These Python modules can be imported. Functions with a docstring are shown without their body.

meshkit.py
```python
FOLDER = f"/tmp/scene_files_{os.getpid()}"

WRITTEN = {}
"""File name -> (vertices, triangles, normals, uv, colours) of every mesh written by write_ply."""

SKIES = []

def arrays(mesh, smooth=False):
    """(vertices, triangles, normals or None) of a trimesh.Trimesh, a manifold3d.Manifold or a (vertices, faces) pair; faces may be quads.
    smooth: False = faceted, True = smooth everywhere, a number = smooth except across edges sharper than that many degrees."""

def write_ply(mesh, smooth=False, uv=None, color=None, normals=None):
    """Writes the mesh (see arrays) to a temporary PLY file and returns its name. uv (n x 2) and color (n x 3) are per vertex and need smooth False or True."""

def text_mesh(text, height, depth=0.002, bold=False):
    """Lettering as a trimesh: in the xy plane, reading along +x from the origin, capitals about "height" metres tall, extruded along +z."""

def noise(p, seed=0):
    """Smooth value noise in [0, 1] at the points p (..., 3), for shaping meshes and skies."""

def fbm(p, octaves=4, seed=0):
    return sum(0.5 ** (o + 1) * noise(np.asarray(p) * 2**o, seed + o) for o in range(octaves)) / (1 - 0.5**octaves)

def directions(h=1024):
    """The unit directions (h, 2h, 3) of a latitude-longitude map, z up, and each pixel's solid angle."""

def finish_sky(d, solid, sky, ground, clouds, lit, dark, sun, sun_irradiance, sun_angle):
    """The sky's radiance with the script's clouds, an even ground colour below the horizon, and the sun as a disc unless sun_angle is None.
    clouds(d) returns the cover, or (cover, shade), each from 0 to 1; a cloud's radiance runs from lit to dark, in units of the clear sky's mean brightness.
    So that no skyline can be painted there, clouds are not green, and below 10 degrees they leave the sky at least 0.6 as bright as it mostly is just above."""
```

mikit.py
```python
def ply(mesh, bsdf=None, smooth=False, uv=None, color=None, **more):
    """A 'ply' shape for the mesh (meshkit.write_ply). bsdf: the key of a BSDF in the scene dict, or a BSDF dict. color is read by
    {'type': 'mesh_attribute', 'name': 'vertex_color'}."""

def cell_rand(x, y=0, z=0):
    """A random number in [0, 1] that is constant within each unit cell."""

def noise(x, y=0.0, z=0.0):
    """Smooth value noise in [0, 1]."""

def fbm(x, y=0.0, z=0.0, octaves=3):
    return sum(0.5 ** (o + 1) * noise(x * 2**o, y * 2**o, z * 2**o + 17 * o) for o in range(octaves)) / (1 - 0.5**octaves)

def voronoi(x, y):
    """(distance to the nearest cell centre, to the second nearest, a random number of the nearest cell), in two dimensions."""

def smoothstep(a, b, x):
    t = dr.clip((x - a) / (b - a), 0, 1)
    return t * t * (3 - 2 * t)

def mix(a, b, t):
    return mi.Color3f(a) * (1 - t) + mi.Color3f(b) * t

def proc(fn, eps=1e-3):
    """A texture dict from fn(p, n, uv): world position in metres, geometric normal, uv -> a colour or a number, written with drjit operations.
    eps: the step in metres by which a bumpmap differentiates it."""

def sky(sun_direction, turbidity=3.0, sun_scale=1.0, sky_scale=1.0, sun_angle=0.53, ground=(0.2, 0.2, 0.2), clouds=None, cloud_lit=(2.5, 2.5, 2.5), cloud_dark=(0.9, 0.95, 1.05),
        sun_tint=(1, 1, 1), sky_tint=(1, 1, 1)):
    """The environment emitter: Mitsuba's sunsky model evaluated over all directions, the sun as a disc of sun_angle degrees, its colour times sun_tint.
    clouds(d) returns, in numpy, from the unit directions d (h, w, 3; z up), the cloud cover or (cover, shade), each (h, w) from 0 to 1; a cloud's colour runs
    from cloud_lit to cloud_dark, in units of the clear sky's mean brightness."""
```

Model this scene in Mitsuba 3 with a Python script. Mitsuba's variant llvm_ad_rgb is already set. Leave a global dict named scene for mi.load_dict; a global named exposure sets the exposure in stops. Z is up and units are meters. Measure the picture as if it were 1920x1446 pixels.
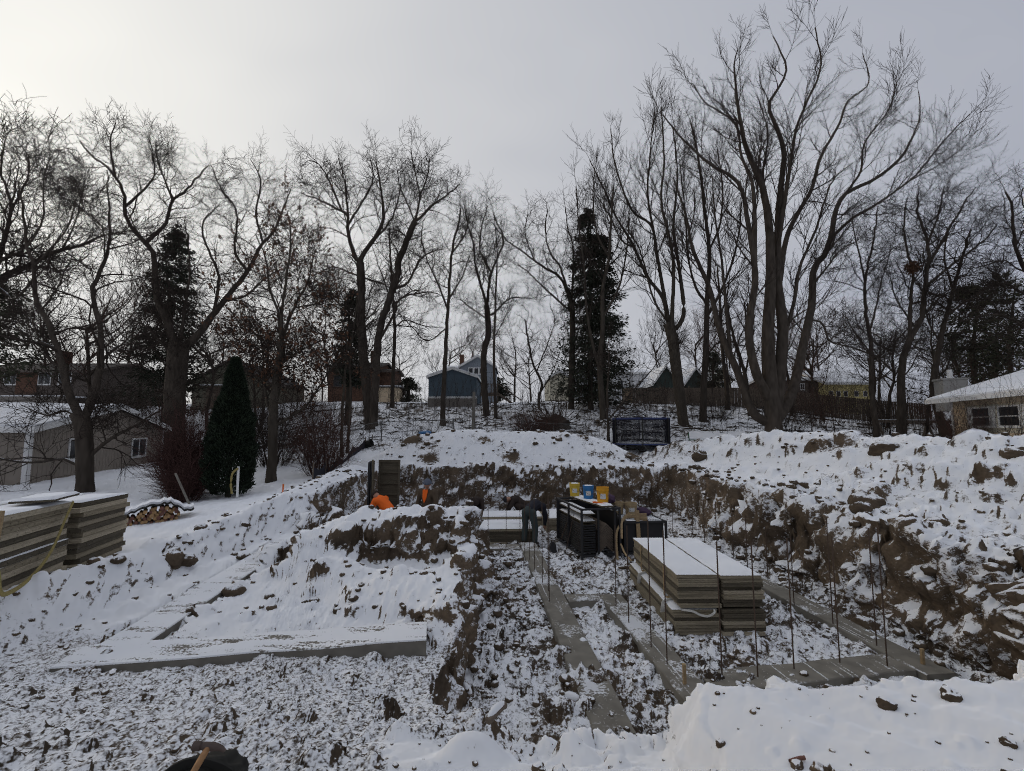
import math, random
import drjit as dr
import numpy as np, trimesh, mitsuba as mi, mikit, meshkit
from scipy.interpolate import RBFInterpolator, RegularGridInterpolator
from scipy.ndimage import gaussian_filter1d
from mikit import noise, fbm, smoothstep, mix, proc
T = mi.ScalarTransform4f
F, CX, CY, HORIZON, CAM_Z = 860.0, 960.0, 723.0, 805.0, 3.15
PITCH = math.atan((HORIZON - CY) / F)
CP, SP = math.cos(PITCH), math.sin(PITCH)
scene, labels = {}, {}

# ---------------------------------------------------------------- camera, sky, exposure
scene['camera'] = {'type': 'perspective', 'fov': math.degrees(2 * math.atan(960 / F)), 'fov_axis': 'x', 'near_clip': 0.05, 'far_clip': 6000.0,
                   'to_world': T().look_at(origin=[0, 0, CAM_Z], target=[0, CP, CAM_Z + SP], up=[0, 0, 1])}
def toward(az, el):
    az, el = math.radians(az), math.radians(el)
    return [math.sin(az) * math.cos(el), math.cos(az) * math.cos(el), math.sin(el)]
SUN, GLOW = toward(-66, 15), np.array(toward(-54, 21))
def clouds(d):
    c = np.clip(d @ GLOW, -1, 1)
    ang = np.degrees(np.arccos(c))
    q = d / np.maximum(d[..., 2:3] + 0.35, 0.2)
    n = 0.6 * (meshkit.fbm(q * np.array([0.8, 1.5, 0.6]) + 7.0, 4, 3) - 0.5) + 0.5 * (meshkit.fbm(q * np.array([1.8, 3.4, 1.2]) + 3.0, 4, 5) - 0.5)
    shade = 1 - np.exp(-(np.maximum(ang - 2 + 16 * n, 0) / 40.0) ** 1.15)
    return 1.0, np.clip(shade + 0.42 * n, 0, 1)
scene['sky'] = mikit.sky(SUN, turbidity=3, sun_scale=0.1, sun_angle=16, clouds=clouds, cloud_lit=(5.3, 5.2, 4.85), cloud_dark=(1.86, 1.99, 2.38), ground=(0.5, 0.5, 0.52))
exposure = 1.55

# ---------------------------------------------------------------- helpers
def ray(u, v):
    a, b = (u - CX) / F, (CY - v) / F
    return np.array([a, CP - SP * b, SP + CP * b])
def at_z(u, v, z):
    d = ray(u, v); t = (z - CAM_Z) / d[2]
    return np.array([d[0] * t, d[1] * t, z])
def at_y(u, v, y):
    d = ray(u, v); t = y / d[1]
    return np.array([d[0] * t, y, CAM_Z + d[2] * t])
def sstep(a, b, x):
    t = np.clip((x - a) / (b - a), 0, 1)
    return t * t * (3 - 2 * t)
def fresh(key):
    if key not in scene and key not in labels: return key
    i = 1
    while f'{key}_{i:03d}' in scene or f'{key}_{i:03d}' in labels: i += 1
    return f'{key}_{i:03d}'
def tag(key, label=None, cat=None, group=None, kind=None):
    d = labels.setdefault(key, {})
    for k, v in (('label', label), ('category', cat), ('group', group), ('kind', kind)):
        if v: d[k] = v
def thing(name, label, cat, group=None):
    key = fresh(name); tag(key, label, cat, group); return key
def put(name, mesh, bsdf, parent=None, smooth=False, uv=None, normals=None, **t):
    """One entry of the scene from a mesh (or a ready ply dict)."""
    key = fresh(name if parent is None else parent + '__' + name)
    if isinstance(mesh, dict): scene[key] = dict(mesh)
    elif normals is not None:
        scene[key] = {'type': 'ply', 'filename': meshkit.write_ply(mesh, False, uv, None, normals=normals), 'face_normals': False, 'bsdf': {'type': 'ref', 'id': bsdf}}
    else: scene[key] = mikit.ply(mesh, bsdf, smooth=smooth, uv=uv)
    if t: tag(key, **t)
    return key

# ---------------------------------------------------------------- materials
def rgb(*c): return {'type': 'rgb', 'value': list(c)}
def diffuse(name, col, rough=0.9, two=True, spec=0.3, metallic=0.0):
    b = {'type': 'principled', 'base_color': proc(col) if callable(col) else rgb(*col), 'roughness': rough, 'specular': spec, 'metallic': metallic}
    scene[name] = {'type': 'twosided', 'bsdf': b} if two else b
def snow_col(p):
    return mix((0.68, 0.705, 0.745), (0.76, 0.775, 0.795), noise(p.x * 3, p.y * 3, p.z * 3))
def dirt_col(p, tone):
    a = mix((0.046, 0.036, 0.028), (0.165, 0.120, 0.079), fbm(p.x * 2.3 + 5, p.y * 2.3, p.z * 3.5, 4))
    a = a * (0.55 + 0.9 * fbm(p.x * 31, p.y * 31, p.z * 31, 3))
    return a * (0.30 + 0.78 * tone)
def ground_fn(p, n, uv):
    wk = smoothstep(6.0, 5.4, p.y) * smoothstep(1.0, 0.4, p.x)      # trodden ground: finer crumbs
    k = 19.0 + 14.0 * dr.select(wk > 0.5, 1.0, 0.0)
    s = uv.x + (0.80 - 0.22 * wk) * (fbm(p.x * k, p.y * k, p.z * k, 3) - 0.5) + 0.34 * (noise(p.x * 75, p.y * 75, p.z * 75) - 0.5)
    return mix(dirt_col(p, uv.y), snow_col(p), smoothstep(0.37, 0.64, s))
diffuse('ground_mat', ground_fn, 0.85, spec=0.2)

# ---------------------------------------------------------------- terrain
BASE = np.array([  # natural ground: x, y, z
    (0, 0, 1.35), (-3, 1.5, 1.33), (-3, 0, 1.35), (3, 0, 1.35), (-6, 3, 1.25), (-10, 0, 1.3), (-6.1, 5.2, 1.15), (-7, 7.0, 1.0), (-7.8, 9.2, 0.85), (-8.2, 10.9, 0.95), (-12, 9, 1.0),
    (-14, 12, 1.05), (-16, 15.7, 1.12), (-20, 14, 1.15), (-17.5, 16.5, 1.19), (-20.7, 27.5, 1.3), (-26, 20, 1.2), (-7.6, 14.6, 1.12), (-8.7, 17.6, 1.2), (-5.6, 12, 1.3), (-5.6, 15, 1.5), (-5.6, 18.5, 1.5),
    (0, 18.6, 1.55), (5, 18.6, 1.6), (7.6, 26, 1.75), (-9, 23, 1.9), (0, 26, 2.1), (14, 25, 2.65), (18, 26, 2.5), (22, 22, 2.1), (30, 25, 2.2), (8, 12, 1.6), (10, 6, 1.6), (10, 0, 1.5), (20, 10, 1.8),
    (-9, 30, 3.15), (-4.6, 32, 3.4), (-2, 36, 4.4), (5, 38, 4.9), (6.5, 33, 3.9), (12, 33, 3.7), (-22, 34, 2.2), (-30, 34, 2.2), (-16, 34, 3.4), (-16, 44, 5.6), (-10, 45, 5.7), (-5, 40, 5.0), (0, 44, 5.6), (8, 45, 5.9), (16, 40, 4.9), (20, 42, 5.2),
    (30, 38, 3.6), (36, 36, 3.2), (45, 36, 3.2), (-40, 45, 5.4), (-26, 45, 5.4), (-30, 60, 6.0), (0, 60, 6.2), (30, 60, 6.0), (50, 60, 5.6), (0, 90, 6.2), (60, 90, 6.0), (-60, 90, 6.0), (-60, 30, 3.0), (-45, 10, 1.3), (60, 25, 2.2), (50, 5, 1.9), (-30, -20, 1.3), (30, -20, 1.4), (0, -20, 1.35), (-60, -40, 1.3), (60, -40, 1.3)], float)
_rbf = RBFInterpolator(BASE[:, :2], BASE[:, 2], kernel='thin_plate_spline', smoothing=0.02)
_gx, _gy = np.linspace(-60, 60, 121), np.linspace(-40, 90, 131)
_gz = _rbf(np.stack(np.meshgrid(_gx, _gy, indexing='ij'), -1).reshape(-1, 2)).reshape(121, 131)
_base = RegularGridInterpolator((_gx, _gy), _gz, method='linear', bounds_error=False, fill_value=None)
def n2(x, y, s, seed, oct=3):
    return meshkit.fbm(np.stack([x * s, y * s, np.full_like(x, 3.7 * seed + 0.31)], -1), oct, seed) - 0.5
def box_sdf(x, y, x0, x1, y0, y1, r=0.3):
    qx, qy = np.abs(x - (x0 + x1) / 2) - (x1 - x0) / 2 + r, np.abs(y - (y0 + y1) / 2) - (y1 - y0) / 2 + r
    return np.hypot(np.maximum(qx, 0), np.maximum(qy, 0)) + np.minimum(np.maximum(qx, qy), 0) - r
def gauss(x, y, cx, cy, sx, sy, rot=0.0):
    c, s = math.cos(rot), math.sin(rot)
    a, b = (x - cx) * c + (y - cy) * s, -(x - cx) * s + (y - cy) * c
    return np.exp(-0.5 * ((a / sx) ** 2 + (b / sy) ** 2))
def smax(a, b, k=0.12):
    h = np.clip(0.5 + 0.5 * (b - a) / k, 0, 1)
    return a * (1 - h) + b * h + k * h * (1 - h)
def ridge(x, y, pts, width, power=1.0):
    """Heap along a polyline of (x, y, crest z, half width): returns crest height falling off linearly."""
    best = np.full_like(x, -9.0)
    for (x0, y0, z0, w0), (x1, y1, z1, w1) in zip(pts[:-1], pts[1:]):
        dx, dy = x1 - x0, y1 - y0
        t = np.clip(((x - x0) * dx + (y - y0) * dy) / (dx * dx + dy * dy), 0, 1)
        d = np.hypot(x - x0 - t * dx, y - y0 - t * dy)
        z, w = z0 + t * (z1 - z0), w0 + t * (w1 - w0)
        d2 = np.sqrt(d * d + 0.16) - 0.4
        best = np.maximum(best, z - d2 / w)
    return best
GARAGE_Z = 0.66
def height(x, y, fine=True):
    """Terrain before the small relief, and the region weights used for relief and snow."""
    x, y = np.asarray(x, float), np.asarray(y, float)
    nat = _base(np.stack([np.clip(x, -60, 60), np.clip(y, -40, 90)], -1))
    w1 = n2(x, y, 0.55, 11, 3); w2 = n2(x, y, 1.7, 12, 3)
    # heaps on the natural ground
    far = ridge(x, y, [(-6.0, 20.5, 1.9, 1.2), (-4.4, 21.2, 2.85, 1.7), (-3, 21.5, 3.12, 1.75), (2.2, 21.6, 3.08, 1.75), (4.0, 21.2, 2.7, 1.7), (4.9, 20.6, 1.7, 1.4)], 0) + 0.35 * w1
    right = ridge(x, y, [(8.2, 24.3, 2.35, 1.3), (9.3, 22, 2.78, 1.5), (10.2, 18, 2.98, 1.75), (10.8, 13, 3.0, 2.0), (11.4, 8, 2.98, 2.4), (11.8, 4, 2.75, 2.6), (12, -2, 2.4, 3)], 0) + 0.35 * w1
    edge_l = 1.26 + 0.20 * (y - 2.6) + 0.30 * w2 - x
    edge_f = y - 3.95 - 0.38 * np.maximum(x - 3.2, 0) + 0.5 * w1 + 0.25 * w2
    e = np.sqrt(np.maximum(edge_l, 0) ** 2 + np.maximum(edge_f, 0) ** 2)
    near = 1.20 + 0.32 * w1 + 0.17 * w2 - 0.10 * np.exp(np.minimum(np.maximum(edge_l, edge_f), 0) / 0.22) - 1.9 * e
    bank = ridge(x, y, [(-5.9, 3.6, 1.1, 1.6), (-6.0, 6.0, 1.22, 1.6), (-5.9, 8.5, 1.2, 1.5), (-5.7, 11, 1.4, 1.5), (-5.9, 14, 1.6, 1.6), (-6.2, 18, 1.8, 1.6)], 0) + 0.12 * w1
    lump = ridge(x, y, [(-0.75, 3.05, 0.86, 1.0), (-0.25, 3.3, 0.86, 0.8), (0.25, 3.15, 0.80, 0.8), (1.1, 3.05, 0.66, 0.9)], 0) + 0.10 * w2
    for bx, by, bz, bs in ((-0.36, 3.38, 0.20, 0.15), (-0.12, 3.42, 0.12, 0.12), (-0.62, 3.12, 0.16, 0.12), (0.12, 3.18, 0.14, 0.15), (0.34, 3.02, 0.15, 0.16), (-0.20, 3.08, 0.12, 0.10), (0.62, 3.05, 0.12, 0.14), (0.92, 3.08, 0.10, 0.14), (-0.45, 2.86, 0.12, 0.11), (0.05, 2.85, 0.12, 0.13)):
        lump = lump + bz * gauss(x, y, bx, by, bs, bs * 0.8)
    z = smax(smax(smax(nat, far, 0.3), right, 0.4), bank, 0.25)
    # the fall of the working ground from the camera to the front footing
    left = sstep(7.5, 5.5, x) * sstep(-7.2, -5.4, x) * sstep(5.6, 5.0, y)
    cap = 1.30 - (0.235 + 0.20 * sstep(-1.2, 0.4, x) - 0.055 * sstep(-2.2, -4.3, x)) * np.clip(y - 2.1, 0, 2.9)
    z = z * (1 - left) + left * np.minimum(z, cap)
    # the pit: floor at 0, the higher garage bay at GARAGE_Z
    wob = 0.55 * w1 + 0.28 * w2
    d_g = box_sdf(x, y, -5.5, -0.62, 4.7, 11.1, 0.15)
    g_side = np.where(x > -2.5, 1.6, 1.0)
    garage = GARAGE_Z + 0.06 * w2 + 0.05 * sstep(-3.2, -4.2, x) - 0.10 * sstep(-2, -1, x) * sstep(6.2, 5.2, y)
    zg = np.where(d_g < 0, garage, garage + (d_g - 0.02) * np.where(y < 5, 0.30, np.where(x < -5, 0.8, 1.4)))
    z = np.where((d_g < 1.5), np.minimum(z, np.maximum(zg, garage)), z)
    # fill inside the bay
    fill = ridge(x, y, [(-3.4, 8.8, 1.36, 1.35), (-2.9, 9.2, 1.56, 1.7), (-2.2, 9.35, 1.66, 1.95), (-1.3, 9.3, 1.58, 2.0), (-0.8, 8.9, 1.42, 2.0)], 0) + 0.34 * w1 + 0.16 * w2
    fill = smax(fill, ridge(x, y, [(-1.6, 7.2, 0.95, 2.6), (-0.75, 6.6, 0.90, 2.0), (-0.72, 5.75, 0.66, 1.6)], 0) + 0.16 * w1, 0.1)
    scarp = sstep(0.15, 0.6, gauss(x, y, -1.75, 8.5, 0.75, 0.55, 0.12))
    fill = fill - 0.40 * scarp * sstep(8.75, 8.4, y + 0.9 * w2)
    inb = sstep(0.02, -0.22, box_sdf(x, y, -4.02, -0.3, 6.15, 11.3, 0.4))
    z = np.where(inb > 0, np.maximum(z, z * (1 - inb) + fill * inb), z)
    z = np.where((y < 6.3) & (x > -0.98) & (x < 0) & (y > 4.6), np.maximum(z, fill - 0.5 * sstep(5.7, 5.1, y)), z)
    ra, rb = y * 0.0, x + 4.42 + (y - 5.55) * 0.105
    strip = (np.abs(rb) < 0.34) & (y > 5.0) & (y < 10.9) | (np.abs(y - 5.48 - (x + 2.63) * 0.161) < 0.32) & (x > -4.3) & (x < -1.0)
    z = np.where(strip, np.minimum(z, 0.66), z)
    z = smax(z, near, 0.15)
    z = smax(z, lump, 0.12)
    # main pit cut, wobbling walls whose steepness changes along the way
    d_main = np.minimum(box_sdf(x, y, -0.62, 5.95, 4.55, 18.0, 0.5), box_sdf(x, y, -5.0, 5.6, 11.5, 18.0, 0.5))
    right_w = sstep(4.5, 6.5, x) * sstep(17.5, 15, y)
    dd = d_main + wob * (0.55 + 0.5 * right_w)
    gully = np.abs(np.sin(y * 2.1 + 5 * w1)) ** 0.7
    dd = dd + right_w * 0.30 * (gully - 0.5)
    steep = 3.6 - 1.5 * right_w * sstep(-0.35, 0.35, w1 * 2 + 0.1)
    steep = steep * np.where(y < 5.5, 0.5, 1.0)
    wall = np.maximum(dd, 0) * steep + 0.35 * np.maximum(-dd, 0) * 0
    foot = 0.28 * np.exp(-np.maximum(-dd, 0) / 0.45)     # rubble at the foot of the walls
    floor = 0.05 * w2 + np.where(dd < 0, foot * 0.5, foot * 0.5)
    zc = floor + wall
    z = np.where(dd < 3, np.minimum(z, zc), z)
    d = dict(nat=nat, d=dd, dg=d_g, right=right_w)
    return z, d
def clod_domes(v, seed, n, size, region):
    """Height of half-buried lumps of earth at the points v: (height, which lump)."""
    rng = np.random.default_rng(seed)
    from scipy.spatial import cKDTree
    keep = rng.choice(len(v), n, replace=False, p=region / region.sum())
    c = v[keep] + rng.normal(0, size * 0.5, (n, 3)) * [1, 1, 0.3]
    r = size * np.exp(rng.normal(0, 0.45, n))
    dist, k = cKDTree(c).query(v, k=3, distance_upper_bound=size * 4)
    out = np.zeros(len(v))
    for j in range(3):
        ok = np.isfinite(dist[:, j]); kk = np.where(ok, k[:, j], 0)
        q = np.where(ok, 1 - (dist[:, j] / r[kk]) ** 2, -1)
        out = np.maximum(out, r[kk] * np.clip(q, 0, 1))
    return out
def H(x, y):
    return float(height(np.array([float(x)]), np.array([float(y)]))[0][0])

def build_ground():
    NA, NR = 830, 500
    az = np.radians(np.concatenate([np.linspace(-180, -54, 22)[:-1], np.linspace(-54, 54, NA), np.linspace(54, 180, 22)[1:]]))
    rf = np.geomspace(0.9, 110, 1500)
    A, R = np.meshgrid(az, rf, indexing='ij')
    z0, _ = height(R * np.sin(A), R * np.cos(A))
    dz, dr = np.diff(z0, axis=1), np.diff(R, axis=1)
    rm = 0.5 * (R[:, 1:] + R[:, :-1])
    # angle subtended by each step seen from head height, plus a share that follows the real length
    w = np.sqrt((dr * (0.25 + 1.6 / rm)) ** 2 + dz ** 2) / rm
    w = np.where(rm > 40, w * 0.25, w)
    cum = np.concatenate([np.zeros((len(az), 1)), np.cumsum(w, axis=1)], axis=1)
    cum /= cum[:, -1:]
    cum = gaussian_filter1d(cum, 16.0, axis=0)
    s = np.linspace(0, 1, NR)
    rr = np.stack([np.interp(s, cum[i], rf) for i in range(len(az))])
    rr = np.concatenate([np.full((len(az), 1), 0.02), rr, np.tile(np.array([[160., 300., 700., 2000.]]), (len(az), 1))], axis=1)
    AA = np.repeat(az[:, None], rr.shape[1], 1)
    x, y = rr * np.sin(AA), rr * np.cos(AA)
    z, reg = height(x, y)
    P = np.stack([x, y, z], -1)
    nA, nR = rr.shape
    idx = np.arange(nA * nR).reshape(nA, nR)
    q = np.stack([idx[:-1, :-1], idx[1:, :-1], idx[1:, 1:], idx[:-1, 1:]], -1).reshape(-1, 4)
    f = np.vstack([q[:, [0, 2, 1]], q[:, [0, 3, 2]]])
    def normals(P):
        v = P.reshape(-1, 3); n = np.zeros_like(v)
        c = np.cross(v[f[:, 1]] - v[f[:, 0]], v[f[:, 2]] - v[f[:, 0]])
        for k in range(3):
            for j in range(3): n[:, j] += np.bincount(f[:, k], c[:, j], len(v))
        return n / np.maximum(np.linalg.norm(n, axis=1, keepdims=True), 1e-12)
    n0 = normals(P)
    if n0[:, 2].mean() < 0: f = f[:, ::-1]; n0 = -n0
    v = P.reshape(-1, 3)
    r = np.hypot(v[:, 0], v[:, 1])
    xx, yy = v[:, 0], v[:, 1]
    d, dg = reg['d'].ravel(), reg['dg'].ravel()
    pit = sstep(0.15, -0.25, d)                           # pit floor
    steepness = sstep(0.86, 0.55, n0[:, 2])
    bay = sstep(0.05, -0.1, dg)
    work = sstep(0.7, -0.4, xx) * sstep(-6.2, -5.2, xx) * sstep(6.2, 5.5, yy)   # trodden ground in front
    hill = sstep(22.5, 27, yy + 0.25 * np.abs(xx))
    yard = sstep(-6.2, -7.5, xx) * sstep(24, 20, yy)
    lumps = sstep(-0.85, -0.60, xx + 0.3 * (yy - 3)) * sstep(1.5, 1.2, xx) * sstep(3.75, 3.55, yy) * sstep(2.3, 2.7, yy)
    work = work * (1 - lumps)
    smooth_snow = np.maximum(sstep(0.9, 1.2, xx) * sstep(4.4, 3.9, yy), lumps) + yard
    fade = np.clip(30 / np.maximum(r, 1), 0, 1)
    def f3(s, seed, o=3): return meshkit.fbm(v * s, o, seed) - 0.5
    big, med, sml = f3(1.1, 21, 3), f3(5.0, 22, 3), f3(15.0, 23, 2)
    clod = np.clip(f3(7.5, 24, 2) - 0.06, 0, 1)           # lumps standing out
    rut = meshkit.fbm(np.stack([(xx * 0.82 - yy * 0.57) * 4, (xx * 0.57 + yy * 0.82) * 14, v[:, 2] * 4], -1), 3, 31) - 0.5
    amp_big = 0.05 + 0.55 * steepness * (1 - 0.6 * work) + 0.12 * hill
    amp_med = 0.05 + 0.20 * steepness + 0.08 * pit + 0.02 * hill
    amp_clod = 0.12 + 0.08 * pit + 0.25 * steepness
    quiet = np.clip(work * 0.75 + smooth_snow * 0.8 + bay * 0.2, 0, 0.86)
    disp = amp_big * big * (1 - 0.3 * quiet) + amp_med * med * (1 - quiet) + amp_clod * clod * (1 - quiet) + 0.07 * sml * (1 - 0.75 * quiet) * np.clip(10 / np.maximum(r, 1), 0.3, 1)
    lug = np.zeros_like(xx)                                        # tyre tracks with lug marks across the trodden ground
    for ox, oy, dx, dy in ((-4.6, 3.2, 0.80, 0.60), (-3.7, 2.6, 0.80, 0.60), (-2.2, 2.4, 0.62, 0.78)):
        al, ac = (xx - ox) * dx + (yy - oy) * dy, -(xx - ox) * dy + (yy - oy) * dx
        band = sstep(0.16, 0.11, np.abs(ac + 0.05 * np.sin(al * 1.3))) * sstep(-0.2, 0.2, al) * sstep(3.2, 2.8, al)
        patch = sstep(-0.05, 0.08, meshkit.fbm(np.stack([al * 1.1, ac * 0.5 + ox, al * 0], -1), 2, 76) - 0.5)
        lug = np.maximum(lug, band * patch * (0.45 + 0.55 * sstep(-0.2, 0.3, np.sin(al * 44 + np.abs(ac) * 26))))
    lug *= work
    disp -= 0.022 * lug
    disp += smooth_snow * (0.10 * f3(2.6, 73, 3) + 0.035 * f3(8, 74, 3) + 0.02 * f3(24, 75, 2))
    disp += work * (0.07 * rut + 0.03 * np.clip(f3(9, 33, 2), -0.1, 1))
    disp += (0.085 * f3(11, 71, 3) + 0.055 * f3(27, 72, 2) * (r < 14)) * np.clip(steepness + 0.35 * pit, 0, 1)
    disp *= fade ** 0.5 * (0.45 + 0.55 * sstep(3.2, 6.0, r))
    ridged = 1 - np.abs(2 * (meshkit.fbm(v * np.array([0.9, 0.9, 1.6]), 3, 41)) - 1) * 1.6
    disp += 0.22 * steepness * (ridged - 0.6) * sstep(24, 20, yy) * sstep(3.5, 6.5, r)
    area = np.clip(r, 1, 30) ** 2 * (r < 27)              # vertices thin out with distance: even out the scatter
    area *= (np.abs(np.degrees(np.arctan2(xx, yy))) < 53)
    on = pit * 0.9 + steepness * 0.9 + sstep(6, 7, xx) * 0.6 + 0.22
    disp += 0.55 * clod_domes(v, 61, 2600, 0.15, area * (1 - smooth_snow) * sstep(-5.0, -4.2, xx) * (steepness + 0.12 * sstep(6, 7, xx) + 0.02) * (1 - quiet))
    disp += 0.60 * clod_domes(v, 62, 9000, 0.07, area * (1 - smooth_snow) * (r < 15) * (pit * 0.3 + steepness + 0.5 * sstep(6, 7, xx) + 0.05) * (1 - quiet))
    disp += 0.60 * clod_domes(v, 63, 9000, 0.03, area ** 0.6 * (pit + 0.5 * work + 0.4 * steepness + 0.1) * (r < 7) * (1 - smooth_snow * 0.9))
    v1 = v + n0 * disp[:, None]
    n1 = normals(v1)
    nz = n1[:, 2]
    # snow lies on what faces the sky; the steep and the churned ground shows its soil
    lo, hi = 0.52, 0.86
    cover = sstep(lo, hi, nz)
    blot = f3(1.6, 51, 4); fine = f3(11, 52, 3); streak = f3(4.0, 53, 3)
    leftb = sstep(-4.6, -5.2, xx) * sstep(12.5, 11, yy)
    s = 0.10 + 0.78 * cover + steepness * (0.20 - 0.05 * sstep(4.6, 5.4, xx) + 0.9 * blot + 0.9 * fine) + 0.32 * leftb
    pitcov = 0.57 + 0.55 * f3(2.6, 55, 3) + 0.45 * fine + 0.5 * np.clip(med, -0.4, 0.4) - 0.25 * (1 - cover)
    s = s * (1 - pit) + pit * np.clip(pitcov, 0.22, 0.95)
    s = s - work * (0.08 + 0.7 * np.clip(-rut - 0.08, 0, 1) + 0.30 * np.clip(fine, 0, 1) + 0.20 * lug + 0.22 * np.clip(f3(1.2, 56, 3), 0, 1))
    s = s + smooth_snow * 0.42 + 0.30 * sstep(5.3, 4.9, yy) * sstep(-0.2, 0.3, xx) * sstep(6.0, 5.0, xx) * (1 - pit)
    rough = sstep(6.2, 7, xx) * sstep(4.5, 6, yy) * sstep(26, 24, yy) + sstep(18, 19, yy) * sstep(25, 24, yy) * sstep(7, 5, np.abs(xx))
    s = s - rough * (0.05 + (1.1 + 2.2 * sstep(7, 6, xx)) * np.clip(meshkit.fbm(v * [0.9, 0.9, 1.5], 3, 58) - 0.56, 0, 1) + (0.9 + 0.5 * sstep(7, 6, xx)) * np.clip(meshkit.fbm(v * [5, 5, 14], 3, 57) - 0.55, 0, 1))
    s = s - hill * (0.30 + 1.0 * np.clip(streak - 0.02, -0.1, 1) + 0.8 * np.clip(fine, -0.2, 1) + 0.7 * np.clip(f3(0.5, 59, 3), -0.15, 0.4)) * sstep(48, 44, yy)
    s = np.where(work > 0.02, np.minimum(s, 0.9 - 0.345 * work), s); s = np.where(pit > 0.02, np.minimum(s, 0.9 - 0.28 * pit), s)
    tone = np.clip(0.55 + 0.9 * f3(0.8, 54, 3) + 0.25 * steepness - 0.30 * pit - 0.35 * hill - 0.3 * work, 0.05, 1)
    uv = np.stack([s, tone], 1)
    # regions become entries of their own
    c = v1[f].mean(1)
    fx, fy = v[f].mean(1)[:, 0], v[f].mean(1)[:, 1]
    fd = d[f].mean(1)
    zz, rg = height(fx, fy)
    lift = v[f].mean(1)[:, 2] - rg['nat']
    reg_id = np.zeros(len(f), int)
    reg_id[(fd < 1.6) & (fx > -6.5) & (fx < 8.0) & (fy > 4.2) & (fy < 19.3) & (rg['dg'] > 0)] = 2
    reg_id[fd < 0.02] = 1
    reg_id[(rg['dg'] < 0.1) & (fd > 0.02) & (fy > 6.1) & (fx > -4.3)] = 3
    reg_id[(reg_id == 0) & (fy > 18.5) & (fy < 24) & (fx < 6) & (fx > -7) & (lift > 0.25)] = 4
    reg_id[(reg_id == 0) & (fx > 6.2) & (fy > 4.6) & (fy < 26) & (lift > 0.15)] = 5
    reg_id[(reg_id == 0) & (fx > 0.9) & (fy < 4.8) & (fy > 1) & (lift > 0.12)] = 6
    reg_id[(reg_id == 0) & (fy > 26) & (fy < 48)] = 7
    names = ['ground', 'pit_floor', 'pit_bank', 'dirt_mound', 'spoil_heap', 'spoil_heap_001', 'snow_heap', 'hillside']
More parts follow.
